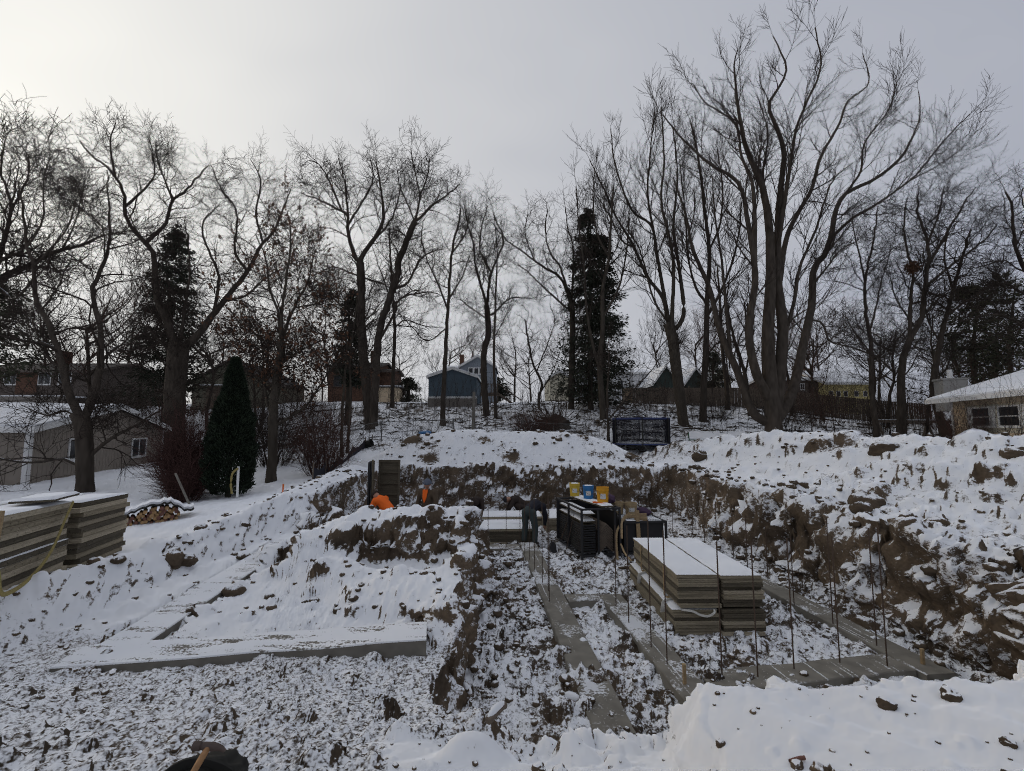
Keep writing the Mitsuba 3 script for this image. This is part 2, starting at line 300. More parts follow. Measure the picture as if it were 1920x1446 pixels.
    says = ['snow covered trodden ground and yards around the excavation', 'muddy pit floor with patchy snow', 'steep brown earth bank of the pit with snow', 'snowy dirt mound beside the front footing', 'long snow covered spoil heap behind the pit', 'large snow covered spoil heap along the right of the pit', 'smooth snow heap at the lower right', 'snowy wooded hillside below the houses']
    for i, nm in enumerate(names):
        ff = f[reg_id == i]
        if not len(ff): continue
        used, inv = np.unique(ff, return_inverse=True)
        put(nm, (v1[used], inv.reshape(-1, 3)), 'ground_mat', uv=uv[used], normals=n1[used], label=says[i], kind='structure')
    return v1, n1, s, reg
GROUND = build_ground()
from scipy.spatial import cKDTree
_gt = cKDTree(GROUND[0][:, :2])
def surf(xy):
    """Nearest point of the finished ground: height and normal."""
    _, k = _gt.query(np.asarray(xy, float)); return GROUND[0][k, 2], GROUND[1][k]
def gz(x, y): return float(surf([[x, y]])[0][0])

# ---------------------------------------------------------------- trees
def bark_fn(p, n, uv):
    g = fbm(p.x * 9, p.y * 9, p.z * 2.2, 3)
    return mix((0.022, 0.018, 0.015), (0.088, 0.073, 0.060), g)
def bark_grey_fn(p, n, uv):
    g = fbm(p.x * 9, p.y * 9, p.z * 2.2, 3)
    return mix((0.030, 0.025, 0.020), (0.100, 0.086, 0.070), g)
def bark_snow_fn(p, n, uv):
    s = n.z + 0.5 * (noise(p.x * 2.5, p.y * 2.5, p.z * 2.5) - 0.5) + 0.2 * (noise(p.x * 30, p.y * 30, p.z * 30) - 0.5)
    return mix(bark_fn(p, n, uv), (0.8, 0.82, 0.86), smoothstep(0.72, 0.8, s))
diffuse('bark', bark_fn, 0.95, spec=0.1)
diffuse('bark_grey', bark_grey_fn, 0.95, spec=0.1)
diffuse('bark_snowy', bark_snow_fn, 0.95, spec=0.1)
diffuse('twig', (0.042, 0.033, 0.028), 0.9, spec=0.1)
diffuse('twig_red', (0.075, 0.042, 0.034), 0.9, spec=0.1)
def unit(a): return a / np.maximum(np.linalg.norm(a, axis=-1, keepdims=True), 1e-9)
def tubes(P, R, k):
    """Tapering tubes along n polylines P (n, m, 3) with radii R (n, m): (vertices, faces)."""
    P, R = np.asarray(P, float), np.asarray(R, float)
    n, m, _ = P.shape
    t = unit(np.gradient(P, axis=1))
    ref = np.where(np.abs(t[:, :1, 2:3]) < 0.8, np.array([0, 0, 1.0]), np.array([1.0, 0, 0]))
    a = unit(np.cross(t, np.broadcast_to(ref, t.shape))); b = np.cross(t, a)
    th = np.arange(k) * 2 * np.pi / k
    ring = P[:, :, None] + R[:, :, None, None] * (np.cos(th)[:, None] * a[:, :, None] + np.sin(th)[:, None] * b[:, :, None])
    idx = np.arange(n * m * k).reshape(n, m, k)
    i0, i1 = idx[:, :-1], idx[:, 1:]
    j0, j1 = np.roll(i0, -1, 2), np.roll(i1, -1, 2)
    f = np.concatenate([np.stack([i0, j0, j1], -1).reshape(-1, 3), np.stack([i0, j1, i1], -1).reshape(-1, 3)])
    return ring.reshape(-1, 3), f
def join(parts):
    vs, fs, o = [], [], 0
    for v, f in parts:
        vs.append(np.asarray(v)); fs.append(np.asarray(f) + o); o += len(v)
    return np.concatenate(vs), np.concatenate(fs)
def resample(pts, m):
    """Smooth curve through the points (Catmull-Rom), m points even in length."""
    p = np.asarray(pts, float)
    if len(p) > 2:
        q = np.vstack([2 * p[0] - p[1], p, 2 * p[-1] - p[-2]])
        u = np.linspace(0, 1, 8, endpoint=False)[:, None]
        out = []
        for i in range(1, len(q) - 2):
            a, b, c, d = q[i - 1], q[i], q[i + 1], q[i + 2]
            out.append(0.5 * (2 * b + (c - a) * u + (2 * a - 5 * b + 4 * c - d) * u ** 2 + (3 * b - a - 3 * c + d) * u ** 3))
        p = np.vstack(out + [p[-1:]])
    s = np.concatenate([[0], np.cumsum(np.linalg.norm(np.diff(p, axis=0), axis=1))])
    x = np.linspace(0, s[-1], m)
    return np.stack([np.interp(x, s, p[:, i]) for i in range(3)], 1)
def sprout(rng, P, R, per, m, length, spread, up, wig, tmin=0.2, rfac=0.55, rmin=0.006, keep_tip=True):
    """Side shoots of the polylines P: per shoots each, m points; length(parent length, t, rng)."""
    n, k, _ = P.shape
    plen = np.linalg.norm(np.diff(P, axis=1), axis=2).sum(1)
    t = tmin + (1 - tmin) * (np.arange(per)[None] + rng.random((n, per))) / per
    if keep_tip: t[:, -1] = 1.0
    x = t * (k - 1); i = np.minimum(x.astype(int), k - 2); fr = (x - i)[..., None]
    ar = np.arange(n)[:, None]
    p0 = P[ar, i] * (1 - fr) + P[ar, i + 1] * fr
    r0 = R[ar, i] * (1 - fr[..., 0]) + R[ar, i + 1] * fr[..., 0]
    d0 = unit(P[ar, i + 1] - P[ar, i])
    v = rng.normal(size=d0.shape); side = unit(v - (v * d0).sum(-1, keepdims=True) * d0)
    ang = np.where(t[..., None] > 0.985, 0.15, spread * (0.75 + 0.5 * rng.random(t.shape + (1,))))
    d = unit(d0 * np.cos(ang) + side * np.sin(ang))
    L = length(plen[:, None], t, rng)
    out = np.zeros((n, per, m, 3)); out[:, :, 0] = p0
    for j in range(1, m):
        d = unit(d + wig * rng.normal(size=d.shape) + np.array([0, 0, up]))
        out[:, :, j] = out[:, :, j - 1] + d * (L / (m - 1))[..., None]
    rb = np.maximum(np.minimum(r0 * rfac, 0.0095 + 0.0145 * L), rmin)
    rad = rb[..., None] * np.linspace(1, 0.45, m) 
    rad = np.maximum(rad, rmin * 0.75)
    return out.reshape(-1, m, 3), rad.reshape(-1, m)
def grow(key, rng, limbs, bark='bark', twig='twig', style='oak', dens=1.0, rmin=0.0095, trunk_sides=10, levels=3, parent=None):
    """Trunk and crown of a tree from its hand-laid limbs [(points (n,3), r0, r1)]."""
    parts, P1, R1 = [], [], []
    for i, (pts, r0, r1) in enumerate(limbs):
        L = np.linalg.norm(np.diff(pts, axis=0), axis=1).sum()
        m = int(np.clip(L / 0.35, 8, 40))
        c = resample(pts, m)
        jit = rng.normal(size=(m, 3)); jit[0] = 0
        c = c + jit * (0.028 if style == 'oak' else 0.014) * min(L, 6) / 6 * np.linspace(0.3, 1, m)[:, None]
        rad = r0 + (r1 - r0) * np.linspace(0, 1, m) ** 0.8
        if i == 0:   # root flare
            h = np.linspace(0, 1, m) * L
            rad = rad * (1 + 0.22 * np.exp(-h / max(0.2, r0 * 0.6)))
        k = trunk_sides if r0 > 0.12 else 6
        parts.append(tubes(c[None], rad[None], k))
        P1.append(resample(c, 16)); R1.append(np.interp(np.linspace(0, 1, 16), np.linspace(0, 1, m), rad))
    P1, R1 = np.array(P1), np.array(R1)
    v, f = join(parts)
    v = v + 0.02 * (meshkit.fbm(v * 6, 2, 5) - 0.5)[:, None]
    put('trunk', (v, f), bark, key, smooth=True)
    if style == 'oak': sp, up, wg = 0.95, 0.03, 0.24
    elif style == 'maple': sp, up, wg = 0.62, 0.10, 0.13
    else: sp, up, wg = 0.75, 0.05, 0.18
    crown = []
    first = np.arange(len(P1)) > 0
    lead = resample(P1[0][7:], 16)
    tops = np.concatenate([P1[first], lead[None]]); rt = np.concatenate([R1[first], np.interp(np.linspace(7, 15, 16), np.arange(16), R1[0])[None]])
    def L1(pl, t, g): return np.clip(pl, 1.5, 7) * (0.20 + 0.22 * g.random(t.shape)) * (1.15 - 0.55 * t) + 0.5
    def L2(pl, t, g): return pl * (0.28 + 0.32 * g.random(t.shape)) * (1.15 - 0.5 * t) + 0.15
    def L3(pl, t, g): return pl * (0.30 + 0.35 * g.random(t.shape)) + 0.10
    a, ra = sprout(rng, tops, rt, max(3, int(round(12 * dens))), 7, L1, sp, up, wg, 0.18, 0.5, rmin)
    b, rb = sprout(rng, a, ra, max(3, int(round(6 * dens ** 0.5))), 4, L2, sp, up, wg, 0.2, 0.6, rmin)
    crown += [tubes(a, ra, 3), tubes(b, rb, 3)]
    if levels > 2:
        c, rc = sprout(rng, b, rb, max(2, int(round(3.8 * dens ** 0.5))), 3, L3, sp * 0.9, up, wg, 0.15, 0.7, rmin)
        crown.append(tubes(c, rc, 3))
    put('crown', join(crown), twig, key, smooth=True)
    return a, b
def lay(rng, depth, spec, wander=0.3):
    """Limbs from the photograph's outline: spec = [(parent or None, [(u, v), ...], width0, width1 in photo pixels)], set out around the distance depth and
    swung towards or away from the viewer so that the crown is round."""
    out, pix = [], []
    for par, pts, w0, w1 in spec:
        g = rng.uniform(-wander, wander) if par is not None else rng.uniform(-0.05, 0.05)
        y = depth; p3, s = [], 0.0
        for j, (u, v) in enumerate(pts):
            if j == 0 and par is not None:
                q = pix[par]; k = int(np.argmin(np.hypot(q[:, 0] - u, q[:, 1] - v)))
                p3.append(out[par][0][k]); y = p3[0][1]; continue
            p = at_y(u, v, y)
            if p3: y = y + g * np.linalg.norm(p - p3[-1]); p = at_y(u, v, y)
            p3.append(p)
        p3 = np.array(p3)
        c = resample(p3, 24); d = c - [0, 0, CAM_Z]
        zc = d[:, 1] * CP + d[:, 2] * SP; yc = -d[:, 1] * SP + d[:, 2] * CP
        pix.append(np.stack([CX + F * d[:, 0] / zc, CY - F * yc / zc], 1))
        k = depth / F / 2
        out.append((c, w0 * k * 0.76, w1 * k))
    return out
R = random.Random(5)
def tree(seed, depth, spec, label, group=None, wander=0.3, name='bare_tree', **k):
    rng = np.random.default_rng(seed)
    key = thing(name, label, 'tree', group)
    limbs = lay(rng, depth, spec, wander)
    return key, grow(key, rng, limbs, **k)
# big many-stemmed tree on the right
MAPLE = [
 (None, [(1452, 830), (1450, 790), (1446, 740), (1442, 690), (1440, 640), (1442, 580), (1445, 520), (1441, 414), (1427, 342), (1395, 252), (1377, 108), (1384, 61)], 46, 2),
 (0, [(1446, 760), (1418, 700), (1404, 620), (1416, 520), (1402, 414), (1384, 342), (1330, 302), (1276, 245), (1243, 200)], 28, 2),
 (1, [(1414, 500), (1413, 360), (1391, 288), (1377, 216), (1323, 176), (1301, 137)], 14, 2),
 (0, [(1448, 780), (1462, 700), (1468, 620), (1462, 560), (1456, 500), (1463, 360), (1470, 277), (1452, 216), (1441, 180), (1474, 108), (1449, 36)], 38, 2),
 (3, [(1464, 470), (1474, 360), (1492, 234), (1510, 180), (1539, 100), (1528, 18)], 14, 2),
 (3, [(1464, 560), (1477, 439), (1521, 356), (1539, 288), (1575, 216), (1589, 173), (1629, 133), (1618, 72)], 17, 2),
 (0, [(1456, 800), (1480, 750), (1497, 690), (1512, 620), (1524, 560), (1523, 510), (1553, 464), (1567, 396), (1589, 360), (1629, 342), (1679, 302), (1704, 262), (1726, 198), (1722, 151)], 30, 2),
 (6, [(1560, 434), (1600, 408), (1636, 388), (1708, 335), (1751, 281), (1783, 237), (1819, 198)], 11, 2),
 (7, [(1708, 332), (1758, 306), (1812, 263)], 5, 2),
 (6, [(1589, 360), (1614, 317), (1621, 259), (1664, 194), (1682, 133)], 8, 2),
 (0, [(1440, 800), (1416, 780), (1398, 740), (1380, 690), (1362, 650), (1345, 600), (1330, 540), (1300, 470), (1285, 400), (1262, 330)], 26, 3),
 (10, [(1370, 672), (1362, 580), (1352, 480), (1340, 400), (1335, 330)], 12, 2),
 (6, [(1512, 618), (1530, 600), (1546, 612), (1556, 640), (1600, 652), (1640, 668), (1668, 690)], 7, 2),
 (6, [(1524, 545), (1552, 500), (1574, 470), (1600, 455)], 7, 2),
 (0, [(1441, 430), (1430, 330), (1440, 240), (1420, 160)], 9, 2),
 (3, [(1466, 640), (1490, 560), (1500, 500), (1530, 430), (1560, 340), (1600, 300)], 12, 2),
]
tree(101, 24.0, [(a, [(u, v + 36 * max(0, 1 - v / 350)) for u, v in b], c * 0.92, d) for a, b, c, d in MAPLE], 'huge bare tree with many stems fanning from one thick base, tallest in the picture', bark='bark', style='maple', dens=1.35, wander=0.45, trunk_sides=14)
tree(102, 30.0, [
 (None, [(695, 815), (690, 760), (684, 690), (678, 620), (677, 522), (675, 492)], 24, 15),
 (0, [(675, 495), (665, 480), (652, 435), (652, 405), (630, 390), (600, 375), (565, 362)], 12, 2),
 (1, [(652, 405), (650, 370), (647, 342), (637, 305)], 7, 2),
 (1, [(652, 420), (690, 360), (700, 330), (695, 300)], 6, 2),
 (1, [(640, 395), (622, 350), (600, 310), (580, 300)], 6, 2),
 (0, [(676, 495), (682, 475), (710, 435), (720, 400), (712, 342), (705, 297)], 13, 2),
 (5, [(700, 450), (728, 420), (745, 380), (752, 340)], 6, 2),
 (0, [(677, 525), (652, 510), (625, 500), (600, 512)], 5, 2),
 (0, [(677, 525), (715, 532), (735, 543)], 5, 2),
 (0, [(680, 600), (650, 585), (625, 560), (590, 545)], 5, 2)], 'bare tree with a straight trunk and spreading forked crown, left of the leaning twin trunks', style='oak', dens=1.2)
tree(103, 29.0, [
 (None, [(700, 800), (704, 720), (712, 620), (735, 547), (747, 510), (747, 490), (762, 455), (777, 415)], 20, 11),
 (0, [(777, 415), (790, 407), (810, 385), (840, 365), (862, 345)], 8, 2),
 (0, [(786, 405), (787, 372), (777, 315), (770, 280)], 6, 2),
 (2, [(787, 372), (802, 330), (805, 298)], 4, 2),
 (0, [(738, 545), (765, 530), (785, 490), (810, 472), (830, 468)], 8, 2),
 (0, [(712, 640), (738, 590), (750, 560), (805, 547), (822, 550)], 8, 2),
 (0, [(765, 440), (745, 432), (735, 440)], 5, 2),
 (0, [(777, 415), (765, 385), (750, 350), (745, 320)], 5, 2)], 'leaning bare tree with forked upper limbs beside the straight trunked one', style='oak', dens=1.2)
tree(104, 34.0, [
 (None, [(735, 765), (737, 700), (740, 620), (737, 560), (733, 500), (730, 430)], 11, 3),
 (0, [(740, 620), (760, 600), (790, 610), (830, 615)], 4, 1.5), (0, [(738, 570), (775, 545), (800, 550)], 4, 1.5)], 'slender bare tree on the slope right of the leaning trunk', style='oak', dens=0.7)
tree(105, 32.0, [
 (None, [(830, 800), (832, 730), (836, 650), (840, 572), (844, 510), (850, 455), (860, 420), (862, 390)], 14, 3),
 (0, [(840, 575), (820, 530), (802, 490), (790, 450), (795, 410)], 6, 2), (0, [(848, 480), (872, 440), (880, 400)], 5, 2), (0, [(838, 620), (800, 640), (770, 610), (750, 590)], 4, 1.5),
 (0, [(842, 560), (866, 520), (880, 480)], 5, 2)], 'straight slim bare tree in front of the blue garage', style='oak', dens=1.0)
tree(106, 35.0, [
 (None, [(913, 785), (908, 720), (908, 660), (916, 620), (913, 573)], 17, 11),
 (0, [(913, 573), (892, 500), (889, 466), (880, 430), (872, 395)], 8, 2), (0, [(914, 570), (920, 515), (938, 472), (944, 448), (925, 400)], 8, 2),
 (0, [(916, 590), (926, 588), (956, 560), (996, 560)], 6, 2), (2, [(922, 510), (900, 470), (905, 420), (915, 385)], 5, 2), (0, [(905, 600), (880, 575), (862, 560)], 4, 2)], 'forked bare tree just right of the blue garage', style='oak', dens=1.2)
tree(107, 34.0, [
 (None, [(957, 790), (957, 740), (963, 660), (960, 600), (962, 540), (958, 470)], 8, 3), (0, [(960, 610), (975, 570), (985, 530)], 3, 1.5)], 'thin pole straight bare tree beside the deck stairs', style='maple', dens=0.6) if False else None
tree(108, 34.0, [
 (None, [(930, 792), (928, 740), (926, 660), (928, 600), (930, 540), (932, 470), (926, 400)], 9, 2), (0, [(927, 640), (945, 600), (958, 570)], 3, 1.5), (0, [(929, 560), (915, 520), (912, 480)], 3, 1.5)], 'thin pole straight bare tree right of the forked one', style='maple', dens=0.7)
tree(109, 37.0, [
 (None, [(1071, 768), (1072, 700), (1074, 620), (1072, 570)], 15, 11),
 (0, [(1072, 575), (1053, 524), (1017, 500), (980, 472), (947, 448), (925, 420)], 8, 2), (0, [(1070, 590), (1026, 545), (990, 510), (970, 495)], 6, 2),
 (0, [(1073, 570), (1050, 500), (1034, 480), (1023, 439), (1026, 390)], 7, 2), (0, [(1074, 570), (1075, 469), (1065, 430), (1060, 390)], 7, 2), (1, [(1000, 490), (985, 440), (990, 400)], 4, 2), (0, [(1072, 580), (1090, 520), (1098, 450)], 5, 2)],
 'bare tree leaning long limbs to the left beside the cream house', style='oak', dens=1.2)
tree(110, 38.0, [
 (None, [(1013, 790), (1010, 750), (1016, 720), (1002, 690), (992, 650), (985, 600)], 8, 3), (0, [(1005, 695), (1028, 640), (1040, 600), (1030, 570)], 4, 1.5), (0, [(1012, 735), (1035, 700), (1050, 660)], 4, 1.5)], 'small crooked bare tree by the uprooted stump', style='oak', dens=0.8)
tree(111, 33.0, [
 (None, [(1131, 792), (1128, 740), (1124, 680), (1130, 620), (1130, 545), (1142, 484), (1145, 424), (1150, 350)], 17, 3),
 (0, [(1127, 690), (1110, 640), (1100, 580), (1095, 500), (1085, 420), (1080, 350)], 8, 2), (0, [(1132, 600), (1160, 540), (1175, 470), (1180, 400)], 7, 2), (0, [(1142, 484), (1120, 440), (1112, 380), (1115, 320)], 5, 2)],
 'bare tree in front of the ragged dark spruce', bark='bark_grey', style='maple', dens=1.1)
tree(112, 32.0, [
 (None, [(1282, 800), (1276, 750), (1268, 690), (1262, 640), (1254, 606)], 24, 20),
 (0, [(1254, 608), (1242, 557), (1215, 521), (1184, 454), (1154, 405), (1130, 350), (1105, 300)], 11, 2),
 (0, [(1250, 600), (1233, 484), (1221, 423), (1184, 393), (1154, 311), (1145, 241)], 11, 2),
 (2, [(1228, 450), (1215, 369), (1218, 302), (1227, 210)], 7, 2), (0, [(1262, 620), (1263, 515), (1257, 454), (1240, 380), (1245, 300), (1240, 200)], 11, 2),
 (0, [(1262, 625), (1276, 606), (1282, 576), (1273, 500), (1263, 424), (1270, 332), (1262, 240)], 12, 2), (1, [(1190, 470), (1165, 450), (1140, 400), (1120, 370)], 5, 2), (0, [(1252, 600), (1225, 560), (1200, 470), (1175, 430)], 6, 2)],
 'tall narrow bare tree with upswept stems left of the huge one', bark='bark_grey', style='maple', dens=1.4)
tree(113, 33.0, [
 (None, [(1318, 795), (1320, 720), (1324, 650), (1326, 560), (1330, 480), (1322, 400), (1310, 300), (1295, 230)], 18, 3),
 (0, [(1325, 600), (1345, 560), (1370, 500), (1385, 440), (1390, 380)], 8, 2), (0, [(1326, 580), (1305, 540), (1290, 480), (1285, 400), (1275, 320)], 7, 2), (0, [(1328, 470), (1350, 420), (1355, 350), (1345, 280)], 6, 2), (0, [(1322, 660), (1350, 640), (1365, 660), (1368, 690)], 5, 2)],
 'bare tree with a single straight trunk just left of the huge one', style='maple', dens=1.3)
tree(114, 27.0, [
 (None, [(1645, 820), (1640, 780), (1634, 730), (1632, 642), (1623, 583), (1623, 523), (1638, 449), (1646, 390)], 15, 2),
 (0, [(1623, 530), (1610, 470), (1600, 430), (1598, 400)], 5, 1.5), (0, [(1632, 630), (1644, 570), (1655, 520), (1670, 470)], 5, 1.5), (0, [(1633, 660), (1600, 620), (1585, 590)], 4, 1.5), (0, [(1633, 690), (1670, 660), (1700, 630)], 4, 1.5)],
 'slim bare tree behind the right end of the play beam', style='oak', dens=1.2)
T20 = tree(115, 27.0, [
 (None, [(1690, 825), (1690, 760), (1691, 687), (1706, 633), (1727, 598), (1736, 523), (1742, 479), (1733, 434), (1721, 404), (1722, 360)], 22, 3),
 (0, [(1706, 633), (1708, 560), (1712, 508), (1700, 470), (1695, 420), (1702, 370)], 10, 2), (0, [(1736, 530), (1786, 496), (1846, 449), (1870, 420)], 8, 2), (0, [(1740, 490), (1786, 419), (1815, 370), (1830, 350)], 8, 2), (0, [(1738, 460), (1760, 400), (1770, 350)], 6, 2), (0, [(1722, 600), (1760, 560), (1800, 540)], 5, 2), (0, [(1712, 615), (1680, 560), (1670, 520)], 5, 2)],
 'dark forked bare tree holding a squirrel nest', style='oak', dens=1.3)
tree(116, 28.0, [
 (None, [(1772, 815), (1756, 760), (1750, 716), (1763, 642), (1780, 568), (1800, 500), (1820, 430)], 20, 3),
 (0, [(1763, 640), (1740, 600), (1735, 560)], 5, 2), (0, [(1775, 590), (1820, 560), (1870, 540)], 7, 2), (0, [(1785, 550), (1770, 480), (1780, 430)], 6, 2)], 'dark leaning bare tree at the corner of the cream brick house', style='oak', dens=1.2)
tree(117, 26.0, [
 (None, [(1990, 800), (1985, 700), (1970, 620), (1945, 560), (1920, 500), (1905, 464), (1897, 389), (1885, 360)], 22, 3),
 (0, [(1980, 650), (1900, 600), (1850, 590), (1810, 600)], 9, 2), (0, [(1945, 560), (1900, 540), (1850, 500)], 8, 2), (0, [(1920, 500), (1930, 430), (1915, 370)], 7, 2), (0, [(1965, 610), (1990, 500), (1980, 400)], 9, 2)], 'bare tree at the far right edge reaching over the cream brick house', style='oak', dens=1.2)
# left group
tree(121, 15.6, [
 (None, [(159, 925), (159, 880), (159, 840), (156, 800), (148, 775)], 33, 27),
 (0, [(145, 790), (130, 740), (118, 690), (100, 630), (80, 590), (67, 560), (60, 500), (50, 462), (47, 425), (42, 390), (34, 340)], 20, 2),
 (0, [(152, 800), (168, 760), (186, 700), (190, 640), (182, 590), (175, 560), (174, 535), (195, 495), (205, 450), (205, 400), (200, 320)], 20, 2),
 (0, [(155, 880), (138, 868), (115, 860), (60, 868), (0, 860), (-40, 850)], 9, 3),
 (0, [(160, 870), (178, 845), (205, 825), (215, 818), (250, 800), (300, 770)], 11, 3),
 (1, [(64, 520), (30, 560), (0, 540)], 6, 2), (1, [(50, 462), (78, 420), (82, 390), (80, 340), (97, 292)], 5, 1.5), (1, [(62, 500), (110, 450), (132, 417), (140, 385), (162, 335)], 6, 1.5),
 (2, [(198, 490), (191, 425), (150, 390), (112, 365), (95, 325)], 5, 1.5), (2, [(200, 470), (250, 455), (270, 445)], 5, 1.5), (0, [(150, 800), (170, 770), (215, 755), (240, 770)], 6, 2), (0, [(150, 790), (120, 770), (90, 780), (40, 760)], 6, 2), (2, [(188, 680), (220, 650), (260, 640)], 5, 2),
 (1, [(110, 660), (70, 640), (30, 650), (-10, 640)], 6, 2)], 'large bare tree in front of the taupe shed with snow on its low boughs', bark='bark_snowy', style='oak', dens=0.85, wander=0.35)
tree(122, 18.0, [
 (None, [(-70, 860), (-66, 700), (-50, 610), (-20, 545), (0, 522), (62, 492), (112, 467), (155, 460), (190, 442), (245, 432)], 34, 2),
 (0, [(-30, 560), (0, 490), (45, 475), (60, 470)], 12, 4), (0, [(-20, 545), (10, 440), (20, 380), (0, 320), (10, 260)], 14, 2), (0, [(20, 510), (80, 500), (130, 520)], 7, 2), (2, [(18, 400), (45, 350), (55, 300), (30, 260)], 6, 2), (0, [(-50, 610), (10, 600), (70, 620)], 8, 2), (0, [(112, 467), (140, 420), (158, 350)], 5, 1.5)], 'bare tree outside the left edge with one long limb reaching in', style='oak', dens=1.3, wander=0.35)
T3 = tree(123, 30.0, [
 (None, [(326, 850), (326, 800), (328, 740), (332, 690), (336, 645)], 46, 34),
 (0, [(332, 660), (312, 600), (295, 560), (287, 475), (272, 457), (240, 417), (235, 397), (232, 360), (207, 320), (175, 295), (150, 265)], 20, 2),
 (1, [(274, 452), (310, 420), (322, 377), (345, 360), (390, 312)], 10, 2), (2, [(322, 377), (310, 340), (295, 300), (292, 262)], 5, 1.5), (1, [(209, 322), (207, 265), (217, 230)], 5, 1.5), (1, [(233, 380), (270, 355), (290, 325), (280, 262)], 6, 1.5),
 (0, [(338, 650), (365, 635), (400, 590), (440, 540), (470, 500), (490, 460), (515, 430), (545, 355)], 20, 2), (6, [(400, 590), (410, 530), (405, 500), (385, 455), (382, 415), (412, 385)], 9, 2), (6, [(460, 510), (440, 470), (445, 412), (435, 380), (415, 355), (395, 310)], 8, 2), (6, [(495, 455), (480, 400), (490, 340), (470, 300)], 7, 2), (0, [(337, 650), (350, 560), (355, 512), (352, 450), (347, 425)], 10, 2), (6, [(420, 560), (460, 555), (500, 520), (540, 500)], 7, 2), (0, [(334, 680), (300, 640), (270, 610), (240, 600)], 8, 2)],
 'massive old bare tree behind the shed with a thick forking trunk', style='oak', dens=1.3, trunk_sides=14)
T5 = tree(124, 17.6, [
 (None, [(508, 908), (511, 860), (512, 800), (516, 740), (523, 680), (528, 640)], 23, 15),
 (0, [(513, 795), (540, 785), (575, 760), (600, 725), (618, 695), (640, 670)], 9, 2), (0, [(512, 790), (500, 750), (494, 700), (490, 640), (475, 600)], 8, 2), (0, [(522, 690), (500, 660), (470, 640), (450, 620)], 6, 2),
 (0, [(528, 640), (520, 580), (505, 540), (500, 490), (480, 440)], 9, 2), (0, [(529, 635), (545, 590), (560, 560), (580, 520), (590, 470)], 9, 2), (0, [(528, 640), (530, 570), (540, 500), (545, 440), (540, 400)], 9, 2), (5, [(550, 575), (590, 570), (620, 560)], 5, 2), (0, [(520, 680), (560, 660), (600, 640)], 6, 2)],
 'bare tree with grey trunk and a low bough reaching right, beside the clipped evergreen', bark='bark_grey', style='oak', dens=1.25)

# ---------------------------------------------------------------- building kit
def cam_pt(u, v, t):
    d = ray(u, v); return np.array([0, 0, CAM_Z]) + d * t
def box_mesh(sx, sy, sz, c=(0, 0, 0)):
    m = trimesh.creation.box((sx, sy, sz)); m.apply_translation(c); return np.array(m.vertices), np.array(m.faces)
def rbox(sx, sy, sz, c=(0, 0, 0), b=0.004):
    """Box with chamfered edges."""
    b = min(b, sx * .3, sy * .3, sz * .3)
    h = np.array([sx, sy, sz]) / 2
    pts = [np.array([i, j, k]) * (h - b * (1 - np.eye(3)[a])) for i in (-1, 1) for j in (-1, 1) for k in (-1, 1) for a in range(3)]
    m = trimesh.Trimesh(np.array(pts)).convex_hull; m.apply_translation(c)
    return np.array(m.vertices), np.array(m.faces)
def moved(vf, loc=(0, 0, 0), rz=0.0, rx=0.0, ry=0.0):
    M = np.array(trimesh.transformations.euler_matrix(rx, ry, rz, 'sxyz'))[:3, :3]
    return vf[0] @ M.T + np.asarray(loc), vf[1]
def bar(p, q, r, k=6, r2=None):
    v, f = tubes(np.array([[p, q]], float), np.array([[r, r if r2 is None else r2]]), k)
    n = len(v); c = np.vstack([v, [p], [q]])
    cap = [(i, n, (i + 1) % k) for i in range(k)] + [(k + i, k + (i + 1) % k, n + 1) for i in range(k)]
    return c, np.vstack([f, cap])
def wire(pts, r, k=5, m=None):
    c = resample(pts, m or max(6, 3 * len(pts)))
    return tubes(c[None], np.full((1, len(c)), r), k)
def plank(p, q, w, h, up=(0, 0, 1)):
    """Square timber from p to q, w wide and h high."""
    p, q = np.array(p, float), np.array(q, float)
    d = unit(q - p); s = unit(np.cross(d, up)); u = np.cross(s, d)
    return (np.array([p + s * a * w / 2 + u * b * h / 2 for a in (-1, 1) for b in (-1, 1)] + [q + s * a * w / 2 + u * b * h / 2 for a in (-1, 1) for b in (-1, 1)]),
            np.array([(0, 1, 3), (0, 3, 2), (4, 7, 5), (4, 6, 7), (0, 4, 5), (0, 5, 1), (2, 3, 7), (2, 7, 6), (0, 2, 6), (0, 6, 4), (1, 5, 7), (1, 7, 3)]))
def prism(poly, y0, y1):
    """Polygon in the xz plane, pulled from y0 to y1."""
    from shapely.geometry import Polygon
    m = trimesh.creation.extrude_polygon(Polygon(poly), y1 - y0, engine='earcut')
    v = np.array(m.vertices)
    return np.stack([v[:, 0], v[:, 2] + y0, v[:, 1]], 1), np.array(m.faces)[:, ::-1]
def lathe(profile, k=20):
    m = trimesh.creation.revolve(np.array(profile, float), sections=k); return np.array(m.vertices), np.array(m.faces)
def frame(o, ex):
    """Local axes: x along ex (horizontal), y = left of it, z up; returns a function local -> world for (v, f)."""
    ex = np.array([ex[0], ex[1], 0.0]); ex /= np.linalg.norm(ex); ey = np.array([-ex[1], ex[0], 0])
    M = np.stack([ex, ey, [0, 0, 1]], 1)
    return lambda vf: (np.asarray(vf[0]) @ M.T + np.asarray(o), vf[1])
def tmat(o, rz): return T().translate(list(map(float, o))).rotate([0, 0, 1], math.degrees(rz))
